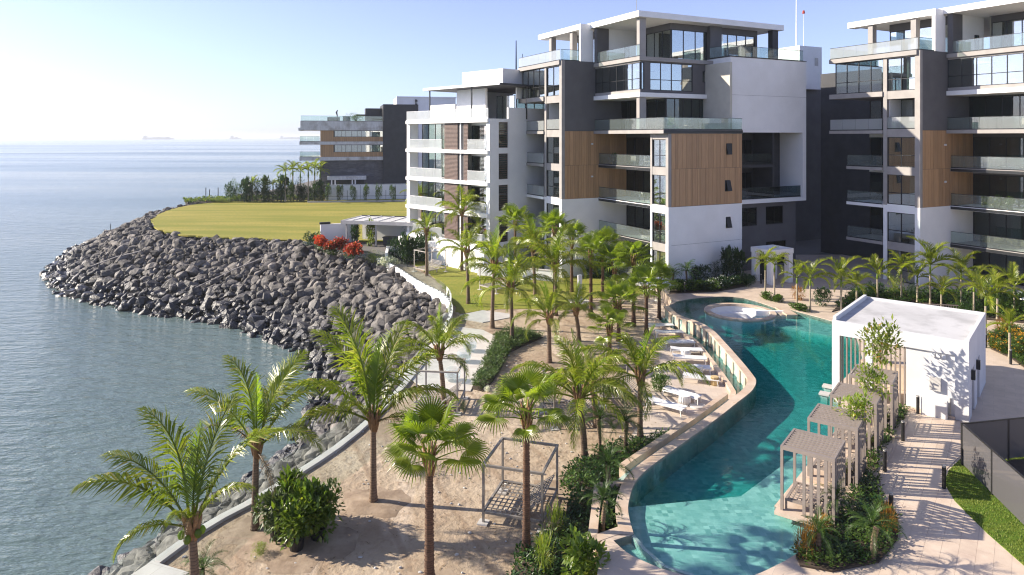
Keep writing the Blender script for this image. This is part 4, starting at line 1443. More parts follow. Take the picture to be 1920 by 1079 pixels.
wall(MB(), 'v', PX - 0.22, PX, 0.35, PY, 0, 2.95, holes=[(1.0, 1.95, 0, 2.15), (3.0, 3.95, 0, 2.15)]).build('side_wall', M['pavilion_white'], pv)
for y in (1.0, 3.0):
    d_ = mp_('door', 'concrete', (PX - 0.19, PX - 0.13, y, y + 0.95, 0.02, 2.15))
    MB().box(PX - 0.129, PX - 0.09, y + 0.8, y + 0.85, 1.0, 1.15).build('handle', M['dark_metal'], d_)
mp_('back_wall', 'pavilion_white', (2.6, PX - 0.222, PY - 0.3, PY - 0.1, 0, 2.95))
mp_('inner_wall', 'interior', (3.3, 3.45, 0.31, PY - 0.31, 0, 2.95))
mp_('bar_counter', 'coping', (0.7, 3.2, 2.6, 3.1, 0, 1.1))
mp_('plinth', 'coping', (3.25, 5.32, -0.06, 0.118, 0.0, 0.12))
for k in range(15):
    x = 0.44 + k * 0.198
    if 1.5 < x + 0.03 < 1.88:
        continue
    mp_('slat', 'slat', (x, x + 0.06, 0.1, 0.2, 0, 2.95))
mp_('meter_box', 'concrete', (4.3, 4.75, -0.04, 0.118, 1.15, 1.75))
mp_('low_cabinet', 'pavilion_white', (4.0, 5.05, -0.32, -0.062, 0.0, 0.85))
mp_('conduit', 'steel', (5.1, 5.14, 0.05, 0.118, 0, 0.9))
for k in range(3):
    l_ = mp_('spotlight', 'white_metal', (4.35 + k * 0.22, 4.5 + k * 0.22, 0.0, 0.118, 2.72, 2.86))
for y in (0.75, 2.6):
    l_ = mp_('wall_lantern', 'black', (PX + 0.001, PX + 0.16, y, y + 0.16, 1.75, 2.2))
    MB().box(PX + 0.161, PX + 0.17, y + 0.03, y + 0.13, 1.8, 2.15).build('lamp_glass', M['glass'], l_)

# swim-up stools in the pool by the pavilion
for k, (px, py) in enumerate(((1552, 727), (1546, 741))):
    x, y = G2(px, py, -0.05)
    s_ = empty('bar_stool', (x, y, -1.0), R(-34), 'submerged stone stool beside the pavilion, ' + ('far one' if k == 0 else 'near one'), 'stool', 'swim-up stools')
    MB().box(-0.16, 0.16, -0.16, 0.16, 0, 0.98).build('pedestal', M['mosaic'], s_)
    MB().box(-0.24, 0.24, -0.24, 0.24, 0.982, 1.06).build('seat', M['concrete'], s_)

# ---- sunken lounge ring in the pool
rg = empty('sunken_lounge', (RC[0], RC[1], 0), 0, 'round white sunken lounge set into the far end of the pool', 'lounge')
cz = lambda r, n=48: [(r * math.cos(2 * math.pi * k / n), r * math.sin(2 * math.pi * k / n)) for k in range(n)]
MB().prism(cz(2.5), -1.4, -0.121, holes=[cz(2.2)]).build('ring_wall', M['white'], rg)
for k in range(16):
    a0, a1 = 2 * math.pi * k / 16 + 0.004, 2 * math.pi * (k + 1) / 16 - 0.004
    arc = [(2.56 * math.cos(a0 + (a1 - a0) * q / 4), 2.56 * math.sin(a0 + (a1 - a0) * q / 4)) for q in range(5)]
    arc += [(2.14 * math.cos(a1 - (a1 - a0) * q / 4), 2.14 * math.sin(a1 - (a1 - a0) * q / 4)) for q in range(5)]
    MB().prism(arc, -0.12, 0.04).build('coping_stone', M['coping'], rg)
MB().prism(cz(2.21), -1.3, -0.95).build('floor', M['stone_terrace'], rg)
MB().prism(cz(2.19), -0.949, -0.55, holes=[cz(1.7)]).build('bench', M['white'], rg)
MB().box(1.25, 3.2, -0.55, 0.95, -1.3, -0.9).build('landing', M['coping'], rg)
for k in range(5):
    MB().box(1.3 + k * 0.36, 1.66 + k * 0.36 - 0.004, -0.9, -0.1, -1.2, -0.72 + k * 0.17).build('step', M['coping'], rg)
MB().box(1.22, 3.25, -0.098, 0.14, -1.2, 0.05).build('stair_wall', M['white'], rg)
MB().box(3.1, 3.9, -1.0, 1.2, -1.2, 0.03).build('bridge', M['coping'], rg)
fp = empty('fire_bowl', (RC[0] - 0.1, RC[1] - 0.75, -0.95), 0, 'dark round fire bowl in the sunken white lounge', 'fire bowl')
MB().tube([(0, 0, 0), (0, 0, 0.12), (0, 0, 0.36), (0, 0, 0.44)], [0.35, 0.42, 0.72, 0.78], 20).build('bowl', M['charcoal'], fp, True)
MB().cyl(0, 0, 0.441, 0.46, 0.62, n=20).build('ash', M['gravel'], fp)


# ---- cabanas
def lattice(mb, x0, x1, y0, y1, z, nx, ny, w=0.035):
    for k in range(nx + 1):
        x = x0 + (x1 - x0) * k / nx
        mb.box(x - w / 2, x + w / 2, y0, y1, z, z + 0.03)
    for k in range(ny + 1):
        y = y0 + (y1 - y0) * k / ny
        mb.box(x0, x1, y - w / 2, y + w / 2, z + 0.031, z + 0.05)
    return mb


def lattice_tilt(mb, x0, x1, y0, y1, z, nx, ny, tilt, w=0.035):
    t = MB()
    lattice(t, 0, x1 - x0, 0, y1 - y0, 0, nx, ny, w)
    c, s = math.cos(tilt), math.sin(tilt)
    mb.add([(x0 + v[0], y0 + v[1] * c - v[2] * s, z + v[1] * s + v[2] * c) for v in t.v], t.f)
    return mb


cab_lab = ['slatted taupe cabana nearest the camera at the pool edge', 'second slatted taupe cabana from the camera along the pool',
           'third slatted taupe cabana from the camera along the pool', 'slatted taupe cabana nearest the white pavilion']
CAB_A = math.atan2(-0.59, 0.806)


def make_cabana():
    r = empty('cabana', (0, 0, 0), CAB_A)
    S, D, Hh = 1.74, 1.78, 2.3
    MB().box(-0.15, 2.1, -0.2, 2.0, -0.02, 0.10).build('platform', M['coping'], r)
    for (x, y) in ((0, 0), (S - 0.09, 0), (S - 0.09, D - 0.09), (0, D - 0.09)):
        MB().box(x, x + 0.09, y, y + 0.09, 0.1, Hh - 0.1).build('post', M['slat'], r)
    for b in ((0, S, 0, 0.07, Hh - 0.1, Hh + 0.02), (0, S, D - 0.07, D, Hh - 0.1, Hh + 0.02), (0, 0.07, 0.072, D - 0.072, Hh - 0.1, Hh + 0.02), (S - 0.07, S, 0.072, D - 0.072, Hh - 0.1, Hh + 0.02)):
        MB().box(*b).build('beam', M['slat'], r)
    n = 9
    for k in range(n):
        y = 0.09 + k * (D - 0.18 - 0.1) / (n - 1)
        MB().box(0.072, S - 0.072, y, y + 0.09, Hh - 0.03, Hh + 0.012).build('roof_slat', M['slat'], r)
    for x in (0.72, 0.95, 1.18, 1.41):
        MB().box(x, x + 0.1, 0.01, 0.06, 0.1, Hh - 0.1).build('screen_slat', M['slat'], r)
    for y in (0.28, 0.55, 0.82, 1.09, 1.36):
        MB().box(S - 0.06, S - 0.01, y, y + 0.1, 0.1, Hh - 0.1).build('screen_slat', M['slat'], r)
    return r


def make_daybed(mat, w=1.5, d=1.45):
    r = empty('daybed', (0, 0, 0), CAB_A)
    for (x, y) in ((0, 0), (w - 0.06, 0), (0, d - 0.06), (w - 0.06, d - 0.06)):
        MB().box(x, x + 0.06, y, y + 0.06, 0, 0.3).build('leg', M[mat], r)
    fb = MB().box(0, w, 0, 0.07, 0.3, 0.38).box(0, w, d - 0.07, d, 0.3, 0.38).box(0, 0.07, 0.072, d - 0.072, 0.3, 0.38).box(w - 0.07, w, 0.072, d - 0.072, 0.3, 0.38)
    f_ = fb.build('bed_frame', M[mat], r)
    tag(lattice(MB(), 0.07, w * 0.62, 0.07, d - 0.07, 0.36, 6, 8).build('lattice', M[mat], r), kind='stuff')
    t = MB()
    lattice(t, 0, w * 0.4, 0, d - 0.14, 0, 5, 8)
    c, s = math.cos(R(38)), math.sin(R(38))
    b_ = MB().add([(w * 0.62 + v[0] * c - v[2] * s, 0.07 + v[1], 0.36 + v[0] * s + v[2] * c) for v in t.v], t.f)
    tag(b_.build('backrest', M[mat], r), kind='stuff')
    return r


cab, bed = make_cabana(), make_daybed('slat')
for k in range(4):
    o = cab if k == 0 else copy_tree(cab)
    o.location = (9.28 + 1.95 * k, 23.8 + 2.37 * k, 0)
    tag(o, cab_lab[k], 'cabana', 'cabanas along the pool')
    b = bed if k == 0 else copy_tree(bed)
    p = Vector(o.location) + Matrix.Rotation(CAB_A, 3, 'Z') @ Vector((0.12, 0.15, 0.1))
    b.location = p
    tag(b, 'woven strap daybed inside the ' + cab_lab[k].split(' along')[0].replace(' at the pool edge', ''), 'daybed', 'daybeds in the cabanas')


# ---- steel frame daybeds on the sand and lawn
def steel_bed(loc, rz, label, w=2.3, d=2.4, h=2.15, mat='grey_metal'):
    r = empty('canopy_daybed', loc, rz, label, 'daybed', 'canopy daybeds')
    for (x, y) in ((0, 0), (w - 0.1, 0), (w - 0.1, d - 0.1), (0, d - 0.1)):
        MB().box(x + 0.012, x + 0.088, y + 0.012, y + 0.088, 0.05, h - 0.082).build('post', M[mat], r)
        MB().box(x - 0.14, x + 0.24, y - 0.14, y + 0.24, -0.05, 0.05).build('footing', M['concrete'], r)
    for b in ((0, w, 0, 0.08), (0, w, d - 0.08, d), (0, 0.08, 0.082, d - 0.082), (w - 0.08, w, 0.082, d - 0.082)):
        MB().box(*b, h - 0.08, h).build('top_beam', M[mat], r)
        MB().box(*(b[0] + 0.1, b[1] - 0.1, b[2], b[3]) if b[1] - b[0] > 1 else b, 0.38, 0.46).build('bed_rail', M[mat], r)
    tag(lattice(MB(), 0.08, w * 0.62, 0.08, d - 0.08, 0.40, 7, 9, 0.04).build('lattice', M[mat], r), kind='stuff')
    t = MB()
    lattice(t, 0, w * 0.42, 0, d - 0.3, 0, 6, 10, 0.04)
    c, s = math.cos(R(36)), math.sin(R(36))
    tag(MB().add([(w * 0.6 + v[0] * c - v[2] * s, 0.15 + v[1], 0.42 + v[0] * s + v[2] * c) for v in t.v], t.f).build('backrest', M[mat], r), kind='stuff')
    MB().box(w * 0.55, w * 0.6, 0.3, 0.35, 0, 0.38).build('leg', M[mat], r)
    MB().box(w * 0.55, w * 0.6, d - 0.4, d - 0.35, 0, 0.38).build('leg', M[mat], r)
    return r


steel_bed((-1.1, 24.9, LOW), R(-17), 'steel framed canopy daybed on the sand nearest the camera')
steel_bed((-4.9, 34.9, LOW), R(-6), 'pale timber framed canopy daybed beside the stone terrace', mat='bleached', w=2.2, d=2.2)
steel_bed((2.0, 32.9, LOW), R(12), 'canopy daybed on the sand half hidden by a coconut palm', w=2.2, d=2.2)
steel_bed((4.7, 35.6, LOW), R(10), 'canopy daybed beside the round green bush by the sun loungers', w=2.1, d=2.1)
steel_bed((-8.5, 69.7, LOW), R(45), 'pale canopy daybed on the garden lawn beside the hedge', w=2.4, d=2.4, h=2.3, mat='bleached')
steel_bed((-1.4, 61.2, LOW), R(42), 'pale canopy daybed on the garden lawn behind two coconut palms', w=2.4, d=2.4, h=2.3, mat='bleached')


# ---- sun loungers
def make_lounger():
    r = empty('sun_lounger', (0, 0, 0))
    w, l = 0.68, 2.0
    MB().box(0, l, 0, 0.04, 0.30, 0.35).build('side_rail', M['white_metal'], r)
    MB().box(0, l, w - 0.04, w, 0.30, 0.35).build('side_rail', M['white_metal'], r)
    for (x, y) in ((0.08, 0.0), (0.08, w - 0.04), (l - 0.12, 0.0), (l - 0.12, w - 0.04)):
        MB().bar((x + (0.06 if x > 1 else -0.06), y + 0.02, 0), (x, y + 0.02, 0.31), 0.04).build('leg', M['white_metal'], r)
    MB().box(0.72, l - 0.02, 0.042, w - 0.042, 0.325, 0.345).build('seat', M['mesh_white'], r)
    c, s = math.cos(R(7)), math.sin(R(7))
    t = MB().box(-0.70, 0, 0.042, w - 0.042, 0, 0.02)
    MB().add([(0.70 + v[0] * c, v[1], 0.327 - v[0] * s + v[2]) for v in t.v], t.f).build('backrest', M['mesh_white'], r)
    return r


lng = [((1217, 748), (1293, 768), 'white sun lounger nearest the camera on the lower deck'),
       ((1247, 728), (1322, 748), 'second white sun lounger from the camera, beside the first'),
       ((1281, 703), (1352, 711), 'white sun lounger beside the yellow drum stool'),
       ((1268, 686), (1337, 689), 'fourth white sun lounger from the camera on the lower deck'),
       ((1262, 668), (1323, 671), 'fifth white sun lounger from the camera on the lower deck'),
       ((1258, 654), (1316, 655), 'sixth white sun lounger from the camera on the lower deck'),
       ((1246, 640), (1302, 640), 'seventh white sun lounger from the camera on the lower deck'),
       ((1228, 622), (1282, 621), 'eighth white sun lounger, behind the fan palm leaves'),
       ((1212, 610), (1264, 608), 'farthest white sun lounger on the lower deck')]
lp = make_lounger()
for k, (a, b, lab) in enumerate(lng):
    A, B = G(*a, LOW + 0.36), G(*b, LOW + 0.36)
    o = lp if k == 0 else copy_tree(lp)
    d = B - A
    ang_ = math.atan2(d.y, d.x)
    off = Vector((math.sin(ang_), -math.cos(ang_), 0)) * 0.34
    o.location = (A.x + off.x, A.y + off.y, LOW + 0.02)
    o.rotation_euler = (0, 0, ang_)
    tag(o, lab, 'sun lounger', 'sun loungers on the lower deck')


def drum(px, py, mat, r, h, label, z=LOW + 0.02):
    x, y = G2(px, py, z)
    t = empty('side_table', (x, y, z), 0, label, 'table')
    MB().tube([(0, 0, 0), (0, 0, h * 0.5), (0, 0, h - 0.03)], [r * 0.92, r, r * 0.92], 18).build('drum', M[mat], t, True)
    MB().cyl(0, 0, h - 0.029, h, r * 0.96, n=18).build('top', M[mat], t)
    for q in range(18):
        a = 2 * math.pi * q / 18
        MB().box(r * math.cos(a) - 0.012, r * math.cos(a) + 0.012, r * math.sin(a) - 0.012, r * math.sin(a) + 0.012, 0.02, h - 0.03).build('rib', M[mat], t)


M['stool_yellow'] = surf('pale_yellow_wicker', (0.55, 0.42, 0.22), (0.48, 0.36, 0.18), 12, 0.7)
drum(1284, 757, 'white_metal', 0.3, 0.45, 'white ribbed drum table between the two nearest loungers')
drum(1308, 700, 'white_metal', 0.3, 0.45, 'white ribbed drum table among the middle loungers')
drum(1286, 669, 'white_metal', 0.3, 0.45, 'white ribbed drum table among the far loungers')
drum(1340, 722, 'stool_yellow', 0.22, 0.48, 'pale yellow ribbed drum stool on the lower deck')
x, y = G2(1308, 763, LOW)
pb = empty('umbrella_stand', (x, y, LOW + 0.02), 0, 'round pale parasol base without parasol beside the nearest loungers', 'parasol base')
MB().cyl(0, 0, 0, 0.07, 0.42, 0.40, 22).build('disc', M['concrete'], pb)
MB().cyl(0, 0, 0.071, 0.4, 0.03, n=10).build('sleeve', M['white_metal'], pb)


def parasol(loc, rz, tilt, s, label):
    r = empty('parasol', loc, rz, label, 'parasol', 'white parasols')
    MB().tube([(0, 0, 0), (0, 0, 1.9)], [0.03, 0.025], 8).build('pole', M['white_metal'], r)
    MB().cyl(0, 0, 0, 0.08, 0.35, n=16).build('base', M['concrete'], r)
    c = MB()
    c.add([(-s, -s, 1.45), (s, -s, 1.45), (s, s, 1.45), (-s, s, 1.45), (0, 0, 1.95), (-s, -s, 1.40), (s, -s, 1.40), (s, s, 1.40), (-s, s, 1.40), (0, 0, 1.90)],
          [(0, 1, 4), (1, 2, 4), (2, 3, 4), (3, 0, 4), (1, 0, 9), (2, 1, 9), (3, 2, 9), (0, 3, 9)])
    c.f = [(0, 1, 4), (1, 2, 4), (2, 3, 4), (3, 0, 4), (6, 5, 9), (7, 6, 9), (8, 7, 9), (5, 8, 9), (0, 5, 6, 1), (1, 6, 7, 2), (2, 7, 8, 3), (3, 8, 5, 0)]
    o = c.build('canopy', M['mesh_white'], r)
    for q in range(4):
        a = R(45 + 90 * q)
        MB().bar((0, 0, 1.86), (s * 1.38 * math.cos(a), s * 1.38 * math.sin(a), 1.39), 0.02).build('rib', M['white_metal'], r)


x, y = G2(1240, 572, 0)
parasol((12.0, 56.3, LOW + 0.6), R(20), 0, 1.1, 'white square parasol by the far corner of the pool')
parasol((37.2, 48.5, 0.0), R(10), 0, 0.8, 'white parasol at the right edge of the photo')

# shower column
x, y = G2(1087, 567, LOW)
sh = empty('shower_column', (x, y, LOW), R(15), 'white square outdoor shower column beside the garden lawn', 'shower')
MB().box(-0.17, 0.17, -0.14, 0.14, 0.06, 2.3).build('column', M['white'], sh)
MB().box(-0.9, 0.9, -0.9, 0.9, -0.02, 0.06).build('base_slab', M['stone_terrace'], sh)
MB().box(-0.05, 0.05, -0.19, -0.141, 1.0, 1.14).build('tap', M['steel'], sh)
# clear tub chairs
for k, (px, py, nm) in enumerate(((849, 716, 'nearest the camera'), (870, 680, 'in the middle of three'), (881, 660, 'farthest of three'))):
    x, y = G2(px, py, LOW)
    c = empty('tub_chair', (x, y, LOW + 0.05), R(20 * k), 'clear acrylic tub chair on the stone terrace, ' + nm, 'chair', 'clear tub chairs')
    shell = MB().tube([(0, 0, 0), (0, 0, 0.25), (0, 0, 0.55), (0, 0, 0.72)], [0.28, 0.44, 0.46, 0.38], 20, cap=False)
    shell.build('shell', M['clear'], c, True)
    MB().cyl(0, 0, 0.28, 0.33, 0.42, n=20).build('seat', M['clear'], c)
    MB().cyl(0, 0, 0.0, 0.02, 0.27, n=20).build('base', M['clear'], c)


# bollard lights
def bollard(px, py, label, h=0.85):
    x, y = G2(px, py, 0.006)
    b = empty('bollard_light', (x, y, 0.006), 0, label, 'bollard', 'bollard lights')
    MB().cyl(0, 0, 0, h - 0.06, 0.07, n=14).build('post', M['black'], b, False)
    MB().cyl(0, 0, h - 0.059, h - 0.02, 0.06, n=14).build('lens', M['concrete'], b)
    MB().cyl(0, 0, h - 0.019, h, 0.072, n=14).build('cap', M['steel'], b)


for a in ((1671, 971, 'black bollard light beside the nearest cabana planting'), (1659, 884, 'second black bollard light from the camera along the planting strip'),
          (1693, 827, 'third black bollard light from the camera along the planting strip'), (1721, 776, 'black bollard light beside the pavilion front wall'),
          (1770, 916, 'black bollard light at the edge of the green lawn by the path'), (1895, 683, 'black bollard light beside the yellow flower bed'),
          (1848, 652, 'black bollard light behind the pavilion corner'), (1284, 549, 'black bollard light in the shrubs under the white wall'),
          (1427, 532, 'black bollard light beside the entrance portal')):
    bollard(*a)

# building site screen fence
sf = empty('screen_fence', (17.8, 27.2, 0.03), 0, 'dark grey shade cloth site fence at the right edge by the path', 'fence')
A, B, Cc = Vector((0, 0)), Vector((-0.75, -4.4)), Vector((3.2, 0.65))
FH = 1.55
for (p, q, n, mt) in ((A, Vector((-1.2, -6.8)), 3, 'screen'), (A, Cc * 2, 3, 'screen')):
    for k in range(n):
        a, b = p.lerp(q, k / n), p.lerp(q, (k + 1) / n)
        MB().bar((a.x, a.y, FH / 2 + 0.05), (b.x, b.y, FH / 2 + 0.05), 0.015, FH - 0.02).build('cloth_panel', M[mt], sf)
        MB().box(b.x - 0.03, b.x + 0.03, b.y - 0.03, b.y + 0.03, 0, FH + 0.1).build('post', M['black'], sf)
        MB().bar((a.x, a.y, FH + 0.08), (b.x, b.y, FH + 0.08), 0.05).build('top_rail', M['black'], sf)
MB().box(-0.04, 0.04, -0.04, 0.04, 0, FH + 0.12).build('post', M['black'], sf)

# white railings beside the buildings
for (ox, oy, rz, n, z, lab) in ((12.9, 59.6, R(117), 24, 0.0, 'dark metal railing at the corner of the nearer block'), (27.5, 49.5, R(-12), 26, 0, 'pale picket railing behind the pavilion')):
    r = empty('railing', (ox, oy, z), rz, lab, 'railing')
    mt = 'dark_metal' if 'dark' in lab else 'slat'
    for k in range(n):
        MB().box(k * 0.16, k * 0.16 + 0.03, 0, 0.03, 0.05, 1.05).build('bar', M[mt], r)
    MB().box(0, n * 0.16, -0.01, 0.04, 1.051, 1.1).build('top_rail', M[mt], r)

# people-sized bits on the far roof and the rocks
tag(MB().tube([(0, 0, 0), (0, 0, 1.3)], [0.05, 0.05], 6).build('rod', M['dark_metal']), 'thin dark rod standing on the rocks at the left shore', 'pole', 'rods on the rocks').location = shore(8 * 13.2, 0.55) + Vector((0, 0, 0.3))
tag(MB().tube([(0, 0, 0), (0.1, 0, 1.7)], [0.06, 0.05], 6).build('rod', M['dark_metal']), 'taller dark rod beside a thin rod on the left shore', 'pole', 'rods on the rocks').location = shore(8 * 13.25, 0.5) + Vector((0, 0, 0.3))
for k, px in enumerate((386, 393, 409)):
    tag(MB().box(-0.06, 0.06, -0.06, 0.06, 0, 2.4 - 0.4 * (k == 1)).build('marker_post', M['dark_metal']), ('leftmost', 'middle', 'rightmost')[k] + ' of three thin marker posts beyond the far lawn', 'post', 'marker posts').location = (*G2(px, 372.5), -0.1)
# roof sculpture: slim dark figure-like mast on the far block
MB().tube([(3.4, 0.7, 16.3), (3.45, 0.7, 17.6), (3.3, 0.7, 18.2), (3.5, 0.7, 18.7)], [0.08, 0.12, 0.2, 0.1], 7).build('roof_ornament', M['dark_metal'], b4)
# driftwood poles lying on the boulders
for k, (i_, s0, s1) in enumerate(((8 * 9.6, 0.25, 0.8), (8 * 11.5, 0.4, 0.72))):
    a, b = shore(i_, s0), shore(i_ + 3, s1)
    tag(MB().tube([(0, 0, 0), tuple((b - a) * 0.5 + Vector((0, 0, 0.2))), tuple(b - a)], [0.07, 0.06, 0.05], 6).build('driftwood_pole', M['bleached']),
        ('long bleached driftwood pole lying down the boulders', 'short bleached driftwood pole high on the boulders')[k], 'driftwood').location = a + Vector((0, 0, 0.75))

# ---- sea haze: one closed box of thin air round everything
hz = MB().box(-62000, 62000, -500, 72000, -8.8, 34.0)
hm, ht, hp, ho = newmat('sea_haze')
ht.nodes.remove(hp)
pvn = N(ht, 'ShaderNodeVolumePrincipled')
pvn.inputs['Color'].default_value = (0.90, 0.95, 1.0, 1)
pvn.inputs['Density'].default_value = 0.00018
pvn.inputs['Anisotropy'].default_value = 0.2
ht.links.new(pvn.outputs[0], ho.inputs['Volume'])
hm.cycles.homogeneous_volume = True
tag(hz.build('haze', hm), kind='stuff')

# ================================================================== PLANTS
def frond_mesh(e0, bend, seed, n=44, mat='palm', lf=0.30, wid=0.021, lift=0.25, drop=0.6, twist=0.0, s0=0.17):
    """feather leaf one unit long: rachis and leaflets; starts at elevation e0 and bends down by 'bend'"""
    rg_ = random.Random(seed)
    mb = MB()
    K_ = 16
    pts, tans = [], []
    p = Vector((0, 0, 0))
    for k in range(K_ + 1):
        s = k / K_
        e = R(e0 - bend * s ** 1.5)
        yaw = R(twist) * s * s
        t = Vector((math.cos(e) * math.cos(yaw), math.cos(e) * math.sin(yaw), math.sin(e)))
        pts.append(p.copy()); tans.append(t)
        p = p + t / K_
    mb.tube(pts, [0.013 * (1 - 0.85 * k / K_) + 0.001 for k in range(K_ + 1)], 4, cap=False)
    dn = Vector((0, 0, -1))
    for k in range(n):
        s = s0 + (1 - s0) * (k + 0.5) / n
        f = s * K_
        i = min(int(f), K_ - 1)
        c = pts[i].lerp(pts[i + 1], f - i)
        t = tans[i].lerp(tans[i + 1], f - i).normalized()
        side = t.cross(Vector((0, 0, 1)))
        if side.length < 0.15:
            side = Vector((0, -1, 0))
        side.normalize()
        up = side.cross(t)
        prof = math.sin(math.pi * min(1, (s - s0) / (1 - s0) * 0.80 + 0.20)) ** 0.6
        for sg in (-1, 1):
            if rg_.random() < 0.04:
                continue
            l = lf * prof * rg_.uniform(0.82, 1.08) + 0.02
            fw = R(36 + 38 * s + rg_.uniform(-8, 8))
            d = side * sg * math.cos(fw) + t * math.sin(fw) + up * (lift + rg_.uniform(-0.12, 0.12))
            d.normalize()
            m_ = c + d * l * 0.45
            dd = (d + dn * drop * rg_.uniform(0.5, 1.4)).normalized()
            e_ = m_ + dd * l * 0.55
            w = wid * rg_.uniform(0.75, 1.15) * (0.6 + 0.4 * prof)
            a = t * w * 0.5
            mb.add([tuple(c - a * 0.6), tuple(c + a * 0.6), tuple(m_ + a), tuple(m_ - a), tuple(e_)], [(0, 1, 2, 3), (3, 2, 4)])
    me = mb.mesh('frond')
    me.materials.append(M[mat])
    return me


def fan_mesh(e0, seed, n=30, mat='fan', pet=1.25, rad=1.0, sag=0.3):
    """fan leaf: stalk and a round pleated blade with split drooping tips"""
    rg_ = random.Random(seed)
    mb = MB()
    pts = []
    p = Vector((0, 0, 0))
    for k in range(7):
        e = R(e0 - 26 * (k / 6) ** 1.4)
        pts.append(p.copy())
        t = Vector((math.cos(e), 0, math.sin(e)))
        p = p + t * pet / 6
    mb.tube(pts, [0.028 - 0.0025 * k for k in range(7)], 5, cap=False)
    hub = pts[-1]
    tilt = R(max(e0 - 12, -40) + rg_.uniform(-8, 8))
    T = Vector((math.cos(tilt), 0, math.sin(tilt)))
    S = Vector((0, 1, 0))
    Nn = S.cross(T) * -1
    Nn = T.cross(S)
    if Nn.z < 0:
        Nn = -Nn
    span = R(126)
    da = 2 * span / n
    for k in range(n):
        a = -span + da * (k + 0.5)
        rr = rad * (0.78 + 0.22 * math.cos(a * 0.7)) * rg_.uniform(0.92, 1.05)
        cup = 0.10 * (abs(a) / span) ** 2
        P = lambda r, an, z: hub + (T * math.cos(an) + S * math.sin(an)) * r + Nn * z + Vector((0, 0, -sag)) * (r / rad) ** 3
        r1 = rr * 0.46
        L_, C_, R_ = P(r1, a - da * 0.5, cup - 0.012), P(r1, a, cup + 0.022), P(r1, a + da * 0.5, cup - 0.012)
        tip = P(rr, a + rg_.uniform(-0.02, 0.02), cup - rg_.uniform(0.05, 0.45))
        M2 = P(rr * 0.76, a, cup * 1.1)
        w2 = 0.27
        L2, R2 = P(rr * 0.76, a - da * w2, cup - 0.02), P(rr * 0.76, a + da * w2, cup - 0.02)
        mb.add([tuple(x) for x in (hub, L_, C_, R_, L2, M2, R2, tip)],
               [(0, 1, 2), (0, 2, 3), (1, 4, 5, 2), (2, 5, 6, 3), (4, 7, 5), (5, 7, 6)])
    me = mb.mesh('fan_leaf')
    me.materials.append(M[mat])
    return me


ELS = [86, 74, 62, 50, 36, 20, 2]
COCO = {e: [frond_mesh(e, 54 + (90 - e) * 0.85, 100 + e * 7 + q, 72, 'palm', lf=0.275, wid=0.0165, drop=0.6 + (86 - e) / 85, twist=(-16, 12, 24)[q]) for q in range(3)] for e in ELS}
YOUNG = [frond_mesh(86, 12, 900, 42, 'palm_young', lf=0.16, wid=0.022, drop=0.1, lift=0.5), frond_mesh(82, 26, 901, 42, 'palm_young', lf=0.22, wid=0.022, drop=0.2, lift=0.4)]
DRY = [frond_mesh(30, 85, 910, 26, 'palm_dry', lf=0.2, wid=0.016, drop=1.0), frond_mesh(55, 95, 911, 30, 'palm_dry', lf=0.2, wid=0.016, drop=0.9), frond_mesh(-10, 60, 912, 24, 'palm_dry', lf=0.18, wid=0.016, drop=0.8)]
FANE = [85, 68, 50, 30, 8, -18]
FANS = {e: [fan_mesh(e, 300 + e * 3 + q, sag=0.06 + (85 - e) / 420) for q in range(2)] for e in FANE}
MANI = {e: [frond_mesh(e, 78 + (80 - e) * 0.4, 500 + e + q, 40, 'palm', lf=0.26, wid=0.03, lift=0.45, drop=0.35, twist=(-10, 14)[q]) for q in range(2)] for e in (80, 58, 36, 14)}
PYGM = {e: [frond_mesh(e, 95, 600 + e + q, 40, 'palm_dark', lf=0.24, wid=0.016, lift=0.3, drop=0.35) for q in range(2)] for e in (78, 50, 25, 0)}


def trunk(root, h, r0, r1, lean, mat, rings=22, flare=1.35, rough=0.05, n=10, seed=0):
    rg_ = random.Random(seed)
    pts, rad = [], []
    for k in range(rings * 2 + 1):
        s = k / (rings * 2)
        pts.append((lean[0] * s * s, lean[1] * s * s, h * s - 0.05 * (k == 0)))
        r = r0 + (r1 - r0) * s
        r *= 1 + (flare - 1) * max(0, 1 - s * 6)
        r *= 1 + (rough if k % 2 else -rough) * rg_.uniform(0.5, 1.4)
        rad.append(r)
    return MB().tube(pts, rad, n).build('trunk', M[mat], root, True)


def palm_root(loc, label, group, name):
    return empty(name, loc, 0, label, 'palm', group)


